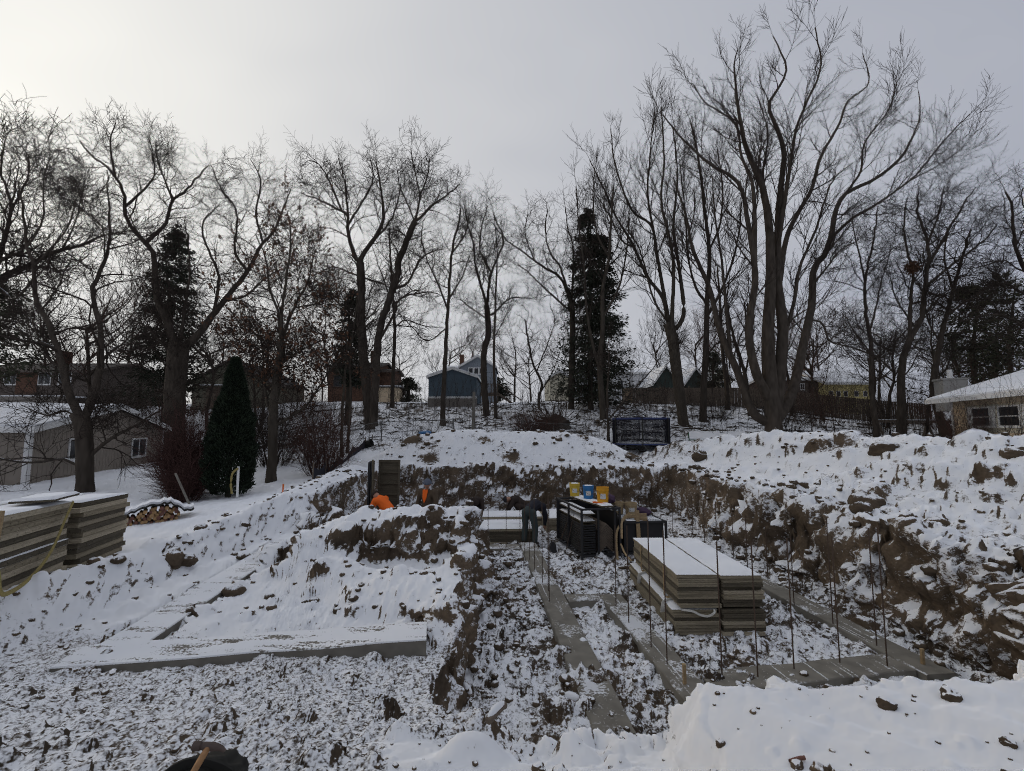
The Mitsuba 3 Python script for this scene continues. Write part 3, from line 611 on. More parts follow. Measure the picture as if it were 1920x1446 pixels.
def snow_slab(w, l, h, seed, c=(0, 0, 0), over=0.0, nx=14, ny=20):
    """Settled snow with a rounded edge on a flat top of w by l."""
    x, y = np.meshgrid(np.linspace(-1, 1, nx), np.linspace(-1, 1, ny), indexing='ij')
    e = np.minimum(1 - np.abs(x), (1 - np.abs(y)) * l / w)
    z = h * np.clip(e / 0.14, 0, 1) ** 0.5 * (0.75 + 0.5 * meshkit.fbm(np.stack([x * w * 3, y * l * 3, x * 0 + seed], -1), 3, seed))
    jx = 0.02 * (meshkit.noise(np.stack([x * 0 + seed, y * l * 6, x * 2], -1), 3) - 0.5)
    v = np.stack([x * (w / 2 + over) + jx, y * (l / 2 + over), z], -1).reshape(-1, 3) + np.array(c)
    i = np.arange(nx * ny).reshape(nx, ny)
    q = np.stack([i[:-1, :-1], i[1:, :-1], i[1:, 1:], i[:-1, 1:]], -1).reshape(-1, 4)
    return v, np.vstack([q[:, [0, 1, 2]], q[:, [0, 2, 3]]])

def snow_fn(p, n, uv): return snow_col(p)
diffuse('snow', snow_fn, 0.8, spec=0.2)
def wood_fn(a, b, sx, sy, sz):
    def fn(p, n, uv):
        g = fbm(p.x * sx, p.y * sy, p.z * sz, 3); h = noise(p.x * 1.1 + 3, p.y * 1.1, p.z * 13)
        k = noise(p.x * 55, p.y * 55, p.z * 90)
        return mix(a, b, 0.75 * g + 0.25 * h) * (0.75 + 0.4 * k)
    return fn
diffuse('form_wood', wood_fn((0.12, 0.10, 0.068), (0.33, 0.285, 0.205), 3, 3, 45), 0.85)
diffuse('form_wood_pale', wood_fn((0.22, 0.19, 0.135), (0.46, 0.40, 0.30), 3, 3, 45), 0.85)
diffuse('form_wood_dark', wood_fn((0.040, 0.034, 0.024), (0.13, 0.11, 0.078), 3, 3, 45), 0.85)
diffuse('timber', wood_fn((0.20, 0.135, 0.07), (0.42, 0.31, 0.18), 6, 6, 25), 0.8)
diffuse('old_board', wood_fn((0.075, 0.060, 0.048), (0.20, 0.16, 0.125), 4, 4, 20), 0.9)
diffuse('hole', (0.012, 0.010, 0.008), 0.95)
diffuse('black_steel', (0.020, 0.020, 0.022), 0.55, spec=0.4)
diffuse('grey_steel', (0.10, 0.10, 0.095), 0.5, spec=0.5)
diffuse('rusty_rod', (0.070, 0.048, 0.036), 0.8)
def conc_fn(p, n, uv):
    g = fbm(p.x * 8, p.y * 8, p.z * 8, 4)
    base = mix((0.115, 0.105, 0.088), (0.22, 0.205, 0.175), g)
    a, b = p.x * 0.995 + p.y * 0.09, p.y * 0.995 - p.x * 0.09
    line = noise(a * 34, b * 0.9, 2.0) + 0.25 * noise(p.x * 60, p.y * 60, 1.0)
    dust = fbm(p.x * 2.1, p.y * 2.1, 4.0, 3) + 0.30 * noise(p.x * 48, p.y * 48, 3.0)
    s = dr.maximum(smoothstep(0.98, 1.14, line + 0.5 * (fbm(p.x * 0.9, p.y * 0.9, 2.5, 2) - 0.5)), smoothstep(0.76, 0.92, dust)) * smoothstep(0.5, 0.8, n.z)
    return mix(base, (0.66, 0.68, 0.71), s * 0.85)
diffuse('footing_concrete', conc_fn, 0.8)
def slab_fn(p, n, uv):
    g = fbm(p.x * 8, p.y * 8, p.z * 8, 4)
    base = mix((0.10, 0.092, 0.078), (0.20, 0.185, 0.16), g)
    s = fbm(p.x * 2.2, p.y * 9, 0.5, 3) + 0.30 * noise(p.x * 60, p.y * 60, 1.0)
    return mix(base, snow_col(p), smoothstep(0.42, 0.56, s) * smoothstep(0.5, 0.8, n.z))
diffuse('snowy_concrete', slab_fn, 0.8)
diffuse('white_paint', (0.62, 0.62, 0.61), 0.6)
diffuse('dark_glass', (0.012, 0.014, 0.017), 0.12, spec=0.6)
diffuse('yellow_web', wood_fn((0.20, 0.155, 0.05), (0.34, 0.28, 0.11), 40, 40, 40), 0.8)
diffuse('white_web', (0.55, 0.54, 0.50), 0.85)
diffuse('orange_paint', (0.65, 0.13, 0.02), 0.7)

# ---------------------------------------------------------------- concrete footings
def footing(label, path, w, z0, z1, mat='footing_concrete', seed=0, cap=False):
    """Poured strip along a straight line, with slightly wavering arrises."""
    key = thing('concrete_footing', label, 'footing', 'poured footing strips')
    (x0, y0), (x1, y1) = path
    L = math.hypot(x1 - x0, y1 - y0); n = max(6, int(L / 0.12))
    d = np.array([x1 - x0, y1 - y0]) / L; s = np.array([-d[1], d[0]])
    g = np.linspace(0, 1, n)
    rng = np.random.default_rng(seed); wl, wr = (np.interp(g, np.linspace(0, 1, 9), rng.normal(0, 0.012, 9)) for _ in range(2))
    zt = z1 + np.interp(g, np.linspace(0, 1, 7), rng.normal(0, 0.006, 7))
    c = np.array([x0, y0]) + g[:, None] * L * d
    l, r = c + s * (w / 2 + wl)[:, None], c - s * (w / 2 + wr)[:, None]
    b = 0.012
    ring = np.stack([np.c_[l, np.full(n, z0)], np.c_[l, zt - b], np.c_[l - s * b, zt], np.c_[r + s * b, zt], np.c_[r, zt - b], np.c_[r, np.full(n, z0)]], 1)
    i = np.arange(n * 6).reshape(n, 6)
    f = []
    for k in range(5): f.append(np.stack([i[:-1, k], i[:-1, k + 1], i[1:, k + 1]], 1)); f.append(np.stack([i[:-1, k], i[1:, k + 1], i[1:, k]], 1))
    for e in (i[0], i[-1]): f.append(np.array([(e[0], e[k], e[k + 1]) for k in range(1, 5)]))
    put('strip', (ring.reshape(-1, 3), np.vstack(f)), mat, key)
    return key
FZ = 0.13
footing('long bare concrete footing strip running towards the viewer on the pit floor', [(0.42, 12.7), (1.04, 4.9)], 0.42, -0.15, FZ, seed=1)
footing('second concrete footing strip running parallel beside the stacked panels', [(1.80, 8.75), (2.14, 5.4)], 0.40, -0.15, FZ + 0.004, seed=2)
footing('short concrete cross strip joining the two long footings', [(0.98, 8.60), (1.60, 8.66)], 0.34, -0.15, FZ - 0.004, seed=3)
footing('concrete footing strip crossing the pit behind the near snow heap', [(2.34, 5.85), (5.05, 6.32)], 0.44, -0.15, FZ - 0.004, seed=4)
footing('concrete footing strip along the foot of the right hand bank', [(4.72, 12.5), (5.32, 6.0)], 0.42, -0.15, FZ, seed=5)
footing('far concrete footing strip in front of the rear panel stacks', [(-2.6, 12.05), (0.20, 12.3)], 0.42, -0.15, FZ - 0.002, seed=6)
footing('snow covered footing with boot prints, its dark front edge exposed in the foreground', [(-4.72, 5.14), (-1.02, 5.74)], 0.52, 0.3, 0.76, 'snowy_concrete', seed=7)
footing('snow dusted footing strip running away beside the left bank', [(-4.39, 5.30), (-4.98, 10.9)], 0.52, 0.3, 0.755, 'snowy_concrete', seed=8)

# ---------------------------------------------------------------- reinforcing rods
def rods():
    rod = meshkit.write_ply(bar((0, 0, 0), (0, 0, 1), 1, 6), True)
    L = [(984, 1040, 985, 938), (993, 1052, 993, 940), (1002, 1071, 1004, 936), (1017, 1095, 1018, 930), (1028, 1110, 1031, 935), (1030, 1131, 1036, 935), (1155, 1138, 1165, 985), (1179, 1171, 1184, 985), (1221, 1217, 1213, 975), (1251, 1249, 1245, 994),
         (1354, 1271, 1344, 1016), (1421, 1271, 1396, 1016), (1489, 1256, 1466, 1009), (1575, 1245, 1549, 1005), (1664, 1252, 1656, 988), (1644, 1213, 1627, 990), (1562, 1172, 1554, 971), (1489, 1135, 1483, 1005), (1440, 1090, 1436, 985), (1402, 1068, 1398, 965), (1376, 1052, 1371, 945), (1345, 1040, 1341, 940),
         (949, 1028, 951, 911), (975, 1029, 976, 925), (915, 1026, 917, 908), (880, 1024, 881, 908), (860, 1020, 860, 905), (836, 1020, 835, 905), (1062, 975, 1062, 890), (985, 958, 985, 880), (1008, 956, 1009, 878), (1049, 956, 1050, 885), (925, 956, 926, 884), (1322, 1030, 1318, 935), (1300, 1020, 1296, 930), (1262, 1010, 1260, 915)]
    rng = np.random.default_rng(9)
    for i, (u0, v0, u1, v1) in enumerate(L):
        p = at_z(u0, v0, 0.11 if v0 > 1015 else 0.0); q = at_y(u1, v1, p[1])
        q[2] = min(q[2], p[2] + 1.85)
        d = q - p; h = np.linalg.norm(d); d /= h
        ax = np.cross([0, 0, 1], d); an = math.degrees(math.acos(np.clip(d[2], -1, 1)))
        key = fresh('rebar')
        r = 0.0085
        scene[key] = {'type': 'ply', 'filename': rod, 'face_normals': False, 'bsdf': {'type': 'ref', 'id': 'rusty_rod'},
                      'to_world': T().translate(p.tolist()).rotate(ax.tolist() if np.linalg.norm(ax) > 1e-6 else [1, 0, 0], an).scale([r, r, float(h)])}
        w = ('the long bare footing strip', 'the second footing strip', 'the footing strip behind the near snow heap', 'the footing strip below the right bank', 'the far footing before the rear stacks', 'the rear part of the pit')[0 if i < 6 else 1 if i < 10 else 2 if i < 15 else 3 if i < 22 else 4 if i < 28 else 5]
        tag(key, 'thin rusty reinforcing rod standing upright in ' + w, 'rebar', 'rebar rods in ' + w)
rods()

# ---------------------------------------------------------------- concrete form panels
def panel_mesh(w, l, th, holes=0):
    """Plywood form panel lying flat: side rails below a face sheet that stands a little proud, tie holes along the long rail."""
    rail = rbox(w - 0.006, l - 0.006, th - 0.016, (0, 0, (th - 0.016) / 2), 0.003)
    face = rbox(w, l, 0.012, (0, 0, th - 0.008), 0.002)
    if holes:
        import manifold3d as m3
        r = m3.Manifold.cube((w - 0.006, l - 0.006, th - 0.016), True).translate((0, 0, (th - 0.016) / 2))
        for i in range(holes):
            y = (i + 0.5) / holes * l - l / 2
            c = m3.Manifold.cylinder(0.05, 0.010, 0.010, 8).rotate((0, 90, 0))
            r = r - c.translate((w / 2 - 0.03, y, th * 0.40)) - c.translate((-w / 2 - 0.02, y, th * 0.40))
        for i in range(2):
            c = m3.Manifold.cylinder(0.05, 0.010, 0.010, 8).rotate((90, 0, 0))
            x = (i - 0.5) * w * 0.5
            r = r - c.translate((x, -l / 2 + 0.03, th * 0.40)) - c.translate((x, l / 2 + 0.02, th * 0.40))
        m = r.to_mesh(); rail = (np.array(m.vert_properties[:, :3]), np.array(m.tri_verts))
    return join([rail, face])
NTH = ['lowest', 'second', 'third', 'fourth', 'fifth', 'sixth', 'seventh', 'eighth', 'ninth', 'tenth', 'eleventh', 'twelfth', 'thirteenth']
def stack(loc, rz, w, l, th, count, label, group, seed, jit=0.012, mats=('form_wood', 'form_wood_pale', 'form_wood_dark'), snow=0.02, tops=None, tilt=0.0, holes=0, snow_at=()):
    rng = np.random.default_rng(seed)
    pm = panel_mesh(w, l, th, holes)
    plys = {m: mikit.ply(pm, m) for m in mats}
    base = T().translate(list(map(float, loc))).rotate([0, 0, 1], math.degrees(rz)).rotate([1, 0, 0], math.degrees(tilt))
    for i in range(count):
        key = fresh('form_panel')
        dx, dy = rng.normal(0, jit, 2)
        m = mats[int(rng.integers(len(mats)))]
        tw = base @ T().translate([float(dx), float(dy * 2), i * (th + 0.004)]).rotate([0, 0, 1], float(rng.normal(0, 0.35)))
        top = i == count - 1
        tag(key, (tops or 'snow covered top form panel of the ' + label) if top else f'weathered form panel, {NTH[i]}' + (' from the bottom' if i else '') + f' in the {label}', 'form panel', group)
        if not top: del labels[key]['group']
        if top and tops is None: del labels[key]['group']
        if (top and snow) or i in snow_at:
            scene[key + '__board'] = {**plys[m], 'to_world': tw}
            h = snow if top else 0.018
            k = put('snow', snow_slab(w, l, h, seed + i, (0, 0, th)), 'snow', key, smooth=True); scene[k]['to_world'] = tw
        else: scene[key] = {**plys[m], 'to_world': tw}
G1 = 'form panels in the main stack on the pit floor'
stack((2.80, 8.55, 0.015), math.radians(1.5), 0.70, 2.46, 0.050, 7, 'lower left column of the pit stack', G1, 1, tops='pale form panel under the upper left column of the pit stack')
stack((3.52, 8.55, 0.015), math.radians(1.5), 0.66, 2.46, 0.050, 7, 'lower right column of the pit stack', G1, 2, tops='pale form panel under the upper right column of the pit stack', snow=0)
stack((2.86, 8.58, 0.425), math.radians(1.0), 0.64, 2.44, 0.055, 8, 'upper left column of the pit stack', G1, 3, 0.010)
stack((3.55, 8.58, 0.425), math.radians(1.2), 0.64, 2.44, 0.055, 8, 'upper right column of the pit stack', G1, 4, 0.010)
for y in (7.8, 9.2):
    k = thing('timber_spacer', 'short timber spacer between the tiers of the pit stack', 'timber', 'timber spacers in the pit stack'); put('block', moved(rbox(1.36, 0.09, 0.032), (3.2, y, 0.405)), 'timber', k)
G2 = 'form panels in the leaning stacks at the left edge'
def left_stack(p0, d, l, w, off, z, count, label, seed, tilt, **k):
    d = np.array(d) / np.linalg.norm(d); n = np.array([-d[1], d[0]])
    c = np.array(p0) + d * l / 2 + n * (w / 2 + off)
    stack((c[0], c[1], z), math.atan2(d[1], d[0]) - math.pi / 2, w, l, 0.075, count, label, G2, seed, 0.022, tilt=tilt, holes=int(l / 0.16), **k)
left_stack((-5.80, 4.80), (-0.36, 0.93), 2.44, 0.61, 0.0, 1.08, 13, 'near leaning stack at the left edge', 11, -0.035, snow=0.035, snow_at=(4, 5))
left_stack((-5.80, 4.80), (-0.36, 0.93), 2.44, 0.61, 0.68, 1.10, 13, 'rear column of the near leaning stack', 12, -0.035, snow=0.035)
left_stack((-6.86, 7.45), (-0.30, 0.95), 1.50, 0.61, 0.0, 0.93, 13, 'far leaning stack behind the yellow strap', 13, -0.035, snow=0.03, snow_at=(3,))
left_stack((-6.86, 7.45), (-0.30, 0.95), 1.50, 0.61, 0.66, 0.95, 13, 'rear column of the far leaning stack', 14, -0.035, snow=0.03)
k = thing('loose_board', 'thin snow covered board jutting across the tops of the left stacks', 'board')
put('board', moved(rbox(0.45, 1.0, 0.03), (-6.72, 6.75, 2.16), math.radians(28), -0.03), 'form_wood_dark', k)
put('snow', moved(snow_slab(0.45, 1.0, 0.035, 5, (0, 0, 0.015)), (-6.72, 6.75, 2.16), math.radians(28), -0.03), 'snow', k, smooth=True)
def ribbon(pts, w, th, side):
    c = resample(pts, 6 * len(pts)); t = unit(np.gradient(c, axis=0)); s = unit(np.cross(t, np.broadcast_to(side, t.shape))); n = np.cross(t, s)
    ring = np.stack([c + s * w / 2 + n * th / 2, c - s * w / 2 + n * th / 2, c - s * w / 2 - n * th / 2, c + s * w / 2 - n * th / 2], 1)
    m = len(c); i = np.arange(m * 4).reshape(m, 4); f = []
    for a in range(4):
        b = (a + 1) % 4
        f += [np.stack([i[:-1, a], i[:-1, b], i[1:, b]], 1), np.stack([i[:-1, a], i[1:, b], i[1:, a]], 1)]
    return ring.reshape(-1, 3), np.vstack(f)
face_n = np.array([0.93, 0.36, 0])
st = [(138, 940, 6.80), (122, 975, 6.62), (104, 1018, 6.40), (82, 1055, 6.15), (50, 1090, 5.80), (20, 1110, 5.45), (2, 1112, 5.22), (-2, 1080, 5.18), (-8, 1040, 5.15)]
k = thing('ratchet_strap', 'loose yellow webbing strap hanging down the face of the left stacks', 'strap'); put('webbing', ribbon([cam_pt(*p) for p in st], 0.055, 0.006, face_n), 'yellow_web', k)
k = thing('timber_batten', 'brown upright timber batten against the near left stack', 'timber'); put('timber', plank(cam_pt(3, 958, 5.35), cam_pt(-8, 1020, 5.30), 0.05, 0.04, face_n), 'timber', k)
for i, (x, y) in enumerate(((2.525, 9.25), (2.525, 7.9))):
    k = thing('band_strap', ('far', 'near')[i] + ' tan banding strap upright on the side of the upper pit stack', 'strap'); put('band', ribbon([(x, y, 0.40), (x - 0.004, y, 0.64), (x, y + 0.01, 0.88)], 0.045, 0.006, (1, 0, 0)), 'timber', k)
for i, y in enumerate((9.0, 7.62)):
    k = thing('lifting_strap', ('far', 'near')[i] + ' white lifting strap draped over the lower left column of the pit stack', 'strap')
    put('webbing', ribbon([(2.62, y + .10, 0.405), (2.50, y + .05, 0.41), (2.425, y, 0.40), (2.405, y - .02, 0.33), (2.41, y + 0.03, 0.24)], 0.07, 0.01, (0, 1, 0.2)), 'white_web', k)
k = thing('lifting_strap', 'white lifting strap sagging across the front of the lower left column', 'strap')
put('webbing', ribbon([(2.60, 7.33, 0.395), (2.75, 7.28, 0.39), (2.86, 7.28, 0.34), (2.98, 7.275, 0.32), (3.08, 7.28, 0.37), (3.10, 7.33, 0.40)], 0.03, 0.01, (0, 1, 0)), 'white_web', k)
G3 = 'form panels in the rear stacks'
R90 = math.radians(92)
stack((-0.62, 13.15, 0.02), R90, 0.62, 2.44, 0.066, 6, 'front row of the rear stacks', G3, 21, 0.01)
stack((-0.60, 13.82, 0.02), R90, 0.62, 2.44, 0.066, 6, 'middle row of the rear stacks', G3, 22, 0.01)
stack((-0.05, 15.85, 0.02), R90, 1.1, 2.3, 0.07, 4, 'back row of the rear stacks', G3, 23, 0.01)
stack((-2.9, 15.3, 0.02), R90, 0.62, 2.4, 0.07, 3, 'low stack behind the mound', G3, 24, 0.01)
stack((1.35, 15.2, 0.02), math.radians(4), 0.70, 1.6, 0.066, 6, 'small stack left of the steel rack', G3, 25, 0.01)

# form panels set upright against the far left bank
def upright(u, w, y, label, dark, lean):
    k = thing('wall_form', label, 'form panel'); p = at_z(u, 1000, 0.0); x = (u - CX) / F * y / 1.0
    H0 = 2.3
    A = frame((x, y, -0.05), (1, 0.0)); tilt = lambda vf: A(moved(vf, rx=lean))
    put('face', tilt(rbox(w, 0.02, H0, (0, 0.03, H0 / 2), 0.003)), dark, k)
    for s in (-1, 1): put('rail', tilt(rbox(0.045, 0.065, H0, (s * (w / 2 - 0.0225), -0.013, H0 / 2), 0.003)), 'form_wood_dark', k)
    for i in range(8): put('rib', tilt(rbox(w - 0.094, 0.05, 0.045, (0, -0.008, 0.05 + i * (H0 - 0.1) / 7), 0.003)), 'form_wood_dark', k)
    return k
upright(732, 0.62, 13.6, 'brown ribbed wall form standing upright behind the worker in orange', 'form_wood_dark', -0.03)
kf = thing('wall_form', 'narrow dark wall form standing edge on left of the ribbed one', 'form panel')
put('face', moved(rbox(0.05, 0.6, 2.3, (0, 0, 1.15)), (-4.02, 13.45, -0.05), 0.35), 'form_wood_dark', kf)
kf = thing('wall_form', 'dark wall form turned half away in the corner of the bank', 'form panel')
put('face', moved(rbox(0.06, 0.62, 2.25, (0, 0, 1.12)), (-4.2, 13.75, -0.05), 0.2), 'black_steel', kf)

# ---------------------------------------------------------------- steel racks, buckets, loose things in the pit
def rack(o, ex, w, l, h, label, tiers, seed):
    key = thing('steel_rack', label, 'rack')
    A = frame(o, ex)
    for x in (0, w):
        for y in (0, l * 0.5, l): put('post', A(rbox(0.05, 0.05, h, (x, y, h / 2))), 'black_steel', key)
    for z in (0.08, h - 0.03):
        for x in (0, w): put('rail', A(rbox(0.04, l, 0.05, (x, l / 2, z))), 'black_steel', key)
        for y in (0, l): put('rail', A(rbox(w, 0.04, 0.05, (w / 2, y, z))), 'black_steel', key)
    put('floor_grate', A(join([rbox(w - 0.06, 0.05, 0.02, (w / 2, y, 0.09)) for y in np.linspace(0.1, l - 0.1, 9)])), 'black_steel', key)
    return key, A
RK, RA = rack((1.70, 11.45, 0.0), (1.0, 0.22), 1.0, 1.9, 1.22, 'black steel form rack with buckets standing on top', 11, 1)
for i in range(12):
    k = thing('rack_panel', 'dark metal edged form panel lying in the left bay of the bucket rack', 'form panel', 'panels in the bucket rack')
    put('sheet', RA(rbox(0.34, 1.74, 0.02, (0.21, 0.95, 0.15 + i * 0.058))), 'form_wood_dark', k)
    put('rim', RA(join([rbox(0.012, 1.78, 0.034, (0.035, 0.95, 0.152 + i * 0.058)), rbox(0.012, 1.78, 0.034, (0.385, 0.95, 0.152 + i * 0.058)), rbox(0.33, 0.012, 0.034, (0.21, 0.058, 0.152 + i * 0.058))])), 'black_steel', k)
k = thing('rack_panel', 'snow dusted panel topping the lower pile in the bucket rack', 'form panel'); put('sheet', RA(rbox(0.36, 1.78, 0.03, (0.21, 0.95, 0.88))), 'form_wood_dark', k); put('snow', RA(moved(snow_slab(0.34, 1.76, 0.03, 3), (0.21, 0.95, 0.896))), 'snow', k, smooth=True)
k = thing('rack_panel', 'snow dusted panel on the upper shelf of the bucket rack', 'form panel'); put('sheet', RA(rbox(0.36, 1.78, 0.03, (0.21, 0.95, 1.06))), 'form_wood_dark', k); put('snow', RA(moved(snow_slab(0.34, 1.76, 0.03, 4), (0.21, 0.95, 1.076))), 'snow', k, smooth=True)
for i in range(9):
    z = 0.12 + i * 0.062
    k = thing('corner_form', 'rusty chevron shaped corner form nested in the bucket rack', 'corner form', 'corner forms nested in the bucket rack')
    put('angle', RA(prism([(0.48, z), (0.66, z + 0.17), (0.84, z), (0.84, z + 0.035), (0.66, z + 0.215), (0.48, z + 0.035)], 0.05, 1.6)), 'old_board', k)
for x in (0.44, 0.88): put('divider', RA(rbox(0.045, 0.045, 1.16, (x, 0.02, 0.6))), 'black_steel', RK)
put('back_sheet', RA(rbox(0.96, 0.02, 1.05, (0.5, 1.86, 0.62))), 'black_steel', RK)
put('side_sheet', RA(rbox(0.02, 1.8, 0.95, (0.96, 0.95, 0.6))), 'black_steel', RK)
k = thing('loose_board', 'snow covered plank laid across the top of the bucket rack', 'board')
put('board', RA(moved(rbox(0.34, 1.85, 0.035), (0.60, 0.90, 1.245), 0.10)), 'form_wood_dark', k); put('snow', RA(moved(snow_slab(0.33, 1.8, 0.03, 8), (0.60, 0.90, 1.263), 0.10)), 'snow', k, smooth=True)
RK2, RB = rack((2.80, 11.7, 0.0), (1.0, 0.12), 1.08, 1.2, 0.86, 'low black steel rack of upright dark panels beside the bucket rack', 6, 2)
for i in range(7):
    k = thing('rack_panel', 'dark panel standing on edge in the low rack with a snowy top', 'form panel', 'upright panels in the low rack')
    y = 0.08 + i * 0.16
    put('sheet', RB(moved(rbox(1.0, 0.04, 0.74, (0.54, y, 0.49)))), 'black_steel', k)
    put('snow', RB(moved(snow_slab(0.94, 0.07, 0.02, i, (0.54, y, 0.862), nx=24, ny=6))), 'snow', k, smooth=True)
diffuse('yellow_plastic', (0.52, 0.36, 0.035), 0.45, spec=0.5)
diffuse('amber_plastic', (0.58, 0.28, 0.012), 0.45, spec=0.5)
diffuse('blue_plastic', (0.022, 0.145, 0.36), 0.45, spec=0.5)
diffuse('tan_plastic', (0.34, 0.26, 0.15), 0.5, spec=0.4)
diffuse('white_label', (0.55, 0.56, 0.55), 0.6)
def bucket(p, mat, label, lid=False, r=0.145, h=0.35, worn=True):
    k = thing('bucket', label, 'bucket')
    o = np.asarray(p)
    prof = [(0.001, 0.0), (r * 0.86, 0.0), (r * 0.88, 0.01), (r * 0.985, h * 0.78), (r * 1.05, h * 0.785), (r * 1.05, h * 0.83), (r * 1.0, h * 0.84), (r * 1.01, h * 0.955), (r * 1.05, h * 0.96), (r * 1.05, h), (r * 0.96, h), (r * 0.84, 0.02), (0.001, 0.02)]
    put('body', moved(lathe(prof, 24), o), mat, k, smooth=35)
    th = np.linspace(0.1, math.pi - 0.1, 10)
    put('handle', moved(wire(np.stack([r * 1.06 * np.cos(th), -r * 0.25 - 0.10 * np.sin(th), h * 0.82 - 0.16 * np.sin(th)], 1), 0.004), o, 0.3), 'grey_steel', k)
    a = np.linspace(-2.2, -1.2, 8); rr = r * 0.945
    v = np.array([(rr * 1.012 * math.cos(t), rr * 1.012 * math.sin(t), z) for z in (h * 0.28, h * 0.62) for t in a]); f = [(i, i + 1, i + 9) for i in range(7)] + [(i, i + 9, i + 8) for i in range(7)]
    put('label', moved((v, np.array(f)), o), 'white_label', k, smooth=True)
    if lid: put('snow', moved(lathe([(0.001, 0.045), (r * 0.6, 0.04), (r * 0.93, 0.012), (r * 0.95, 0)], 16), o + [0, 0, h - 0.03]), 'snow', k, smooth=True)
    return k
tp = lambda x, y, z: RA((np.array([[x, y, z]]), None))[0][0]
bucket(tp(0.42, 1.62, 1.29), 'yellow_plastic', 'dull yellow bucket at the far end of the bucket rack', True)
bucket(tp(0.60, 1.05, 1.29), 'blue_plastic', 'blue bucket in the middle of the bucket rack', True)
bucket(tp(0.74, 0.42, 1.27), 'amber_plastic', 'amber yellow bucket at the near corner of the bucket rack', False, 0.155, 0.40)
k = thing('hand_tool', 'orange handled tool lying on the snowy plank by the amber bucket', 'tool')
put('handle', bar(tp(0.50, 0.28, 1.31), tp(0.72, 0.14, 1.28), 0.016), 'orange_paint', k); put('head', moved(rbox(0.10, 0.05, 0.04), tp(0.47, 0.30, 1.31)), 'orange_paint', k)
for i, (x, y, z, m) in enumerate(((0.10, 0.9, 0.90, 'tan_plastic'), (0.42, 0.75, 0.90, 'tan_plastic'))):
    bucket(RB((np.array([[x + 0.05, y, z]]), None))[0][0], m, ('left', 'right')[i] + ' tan bucket behind the low rack\'s planks', False, 0.16, 0.30)
diffuse('purple_cloth', (0.055, 0.032, 0.060), 0.9)
def rag(c, s, seed):
    m = trimesh.creation.icosphere(3, 1.0); v = np.array(m.vertices) * s
    v = v * (0.75 + 0.6 * meshkit.fbm(np.array(m.vertices) * 2.2 + seed, 3, seed))[:, None]; v[:, 2] = np.maximum(v[:, 2], -s[2] * 0.55)
    return v + c, np.array(m.faces)
k = thing('folded_jacket', 'dark purple jacket bundled beside the amber bucket', 'jacket'); put('cloth', rag(RA((np.array([[1.02, 0.8, 1.30]]), None))[0][0], np.array([0.2, 0.3, 0.14]), 3), 'purple_cloth', k, smooth=True)
k = thing('folded_jacket', 'dark purple jacket on the low rack right of the tan buckets', 'jacket'); put('cloth', rag(RB((np.array([[0.78, 0.75, 0.95]]), None))[0][0], np.array([0.22, 0.2, 0.11]), 4), 'purple_cloth', k, smooth=True)
for i, (a, b, w) in enumerate((((0.30, 0.10, 0.90), (0.62, 0.05, 0.90), 0.09), ((0.36, -0.02, 0.30), (0.345, 0.02, 1.12), 0.09), ((0.12, 0.30, 0.92), (0.75, 0.42, 0.93), 0.09))):
    p, q = (RB((np.array([c]), None))[0][0] for c in (a, b))
    k = thing('timber', ('short tan timber lying on the low rack', 'tan timber stake leaning upright against the low rack', 'tan plank under the tan buckets')[i], 'timber'); put('timber', plank(p, q, w, 0.04, (0, 1, 0.01)), 'timber', k)
for i, (u0, v0, u1, v1) in enumerate(((1180, 962, 1158, 1052), (1176, 965, 1166, 1010))):
    k = thing('looped_strap', ('long', 'short')[i] + ' tan strap looping down between the two racks', 'strap')
    p, q = cam_pt(u0, v0, 11.6), cam_pt(u1, v1, 11.0); mid = (p + q) / 2 + np.array([-0.16 + 0.1 * i, 0, 0.12]); put('webbing', ribbon([p, mid, q], 0.05, 0.012, (0, 1, 0)), 'timber', k)
k = thing('bent_strap', 'tan strap trailing from the racks to the pit stack', 'strap'); put('webbing', ribbon([cam_pt(1164, 1020, 11), cam_pt(1172, 1038, 10.6), cam_pt(1184, 1052, 10.2)], 0.04, 0.01, (0, 0, 1)), 'timber', k)
k = thing('steel_weight', 'small black wedge shaped block by the left foot of the bucket rack', 'block'); put('block', moved(prism([(-0.13, 0), (0.13, 0), (0.10, 0.2), (0.0, 0.26)], -0.1, 0.1), (1.02, 12.1, 0.02)), 'black_steel', k)
for i, (u0, v0, u1, v1, t) in enumerate(((1052, 1012, 1066, 972, 12.3), (1062, 1030, 1076, 965, 11.9))):
    k = thing('bracing_pole', ('left', 'right')[i] + ' thin pole leaning against the side of the bucket rack', 'pole'); put('pole', bar(cam_pt(u0, v0, t), cam_pt(u1, v1, t), 0.012), 'rusty_rod', k)
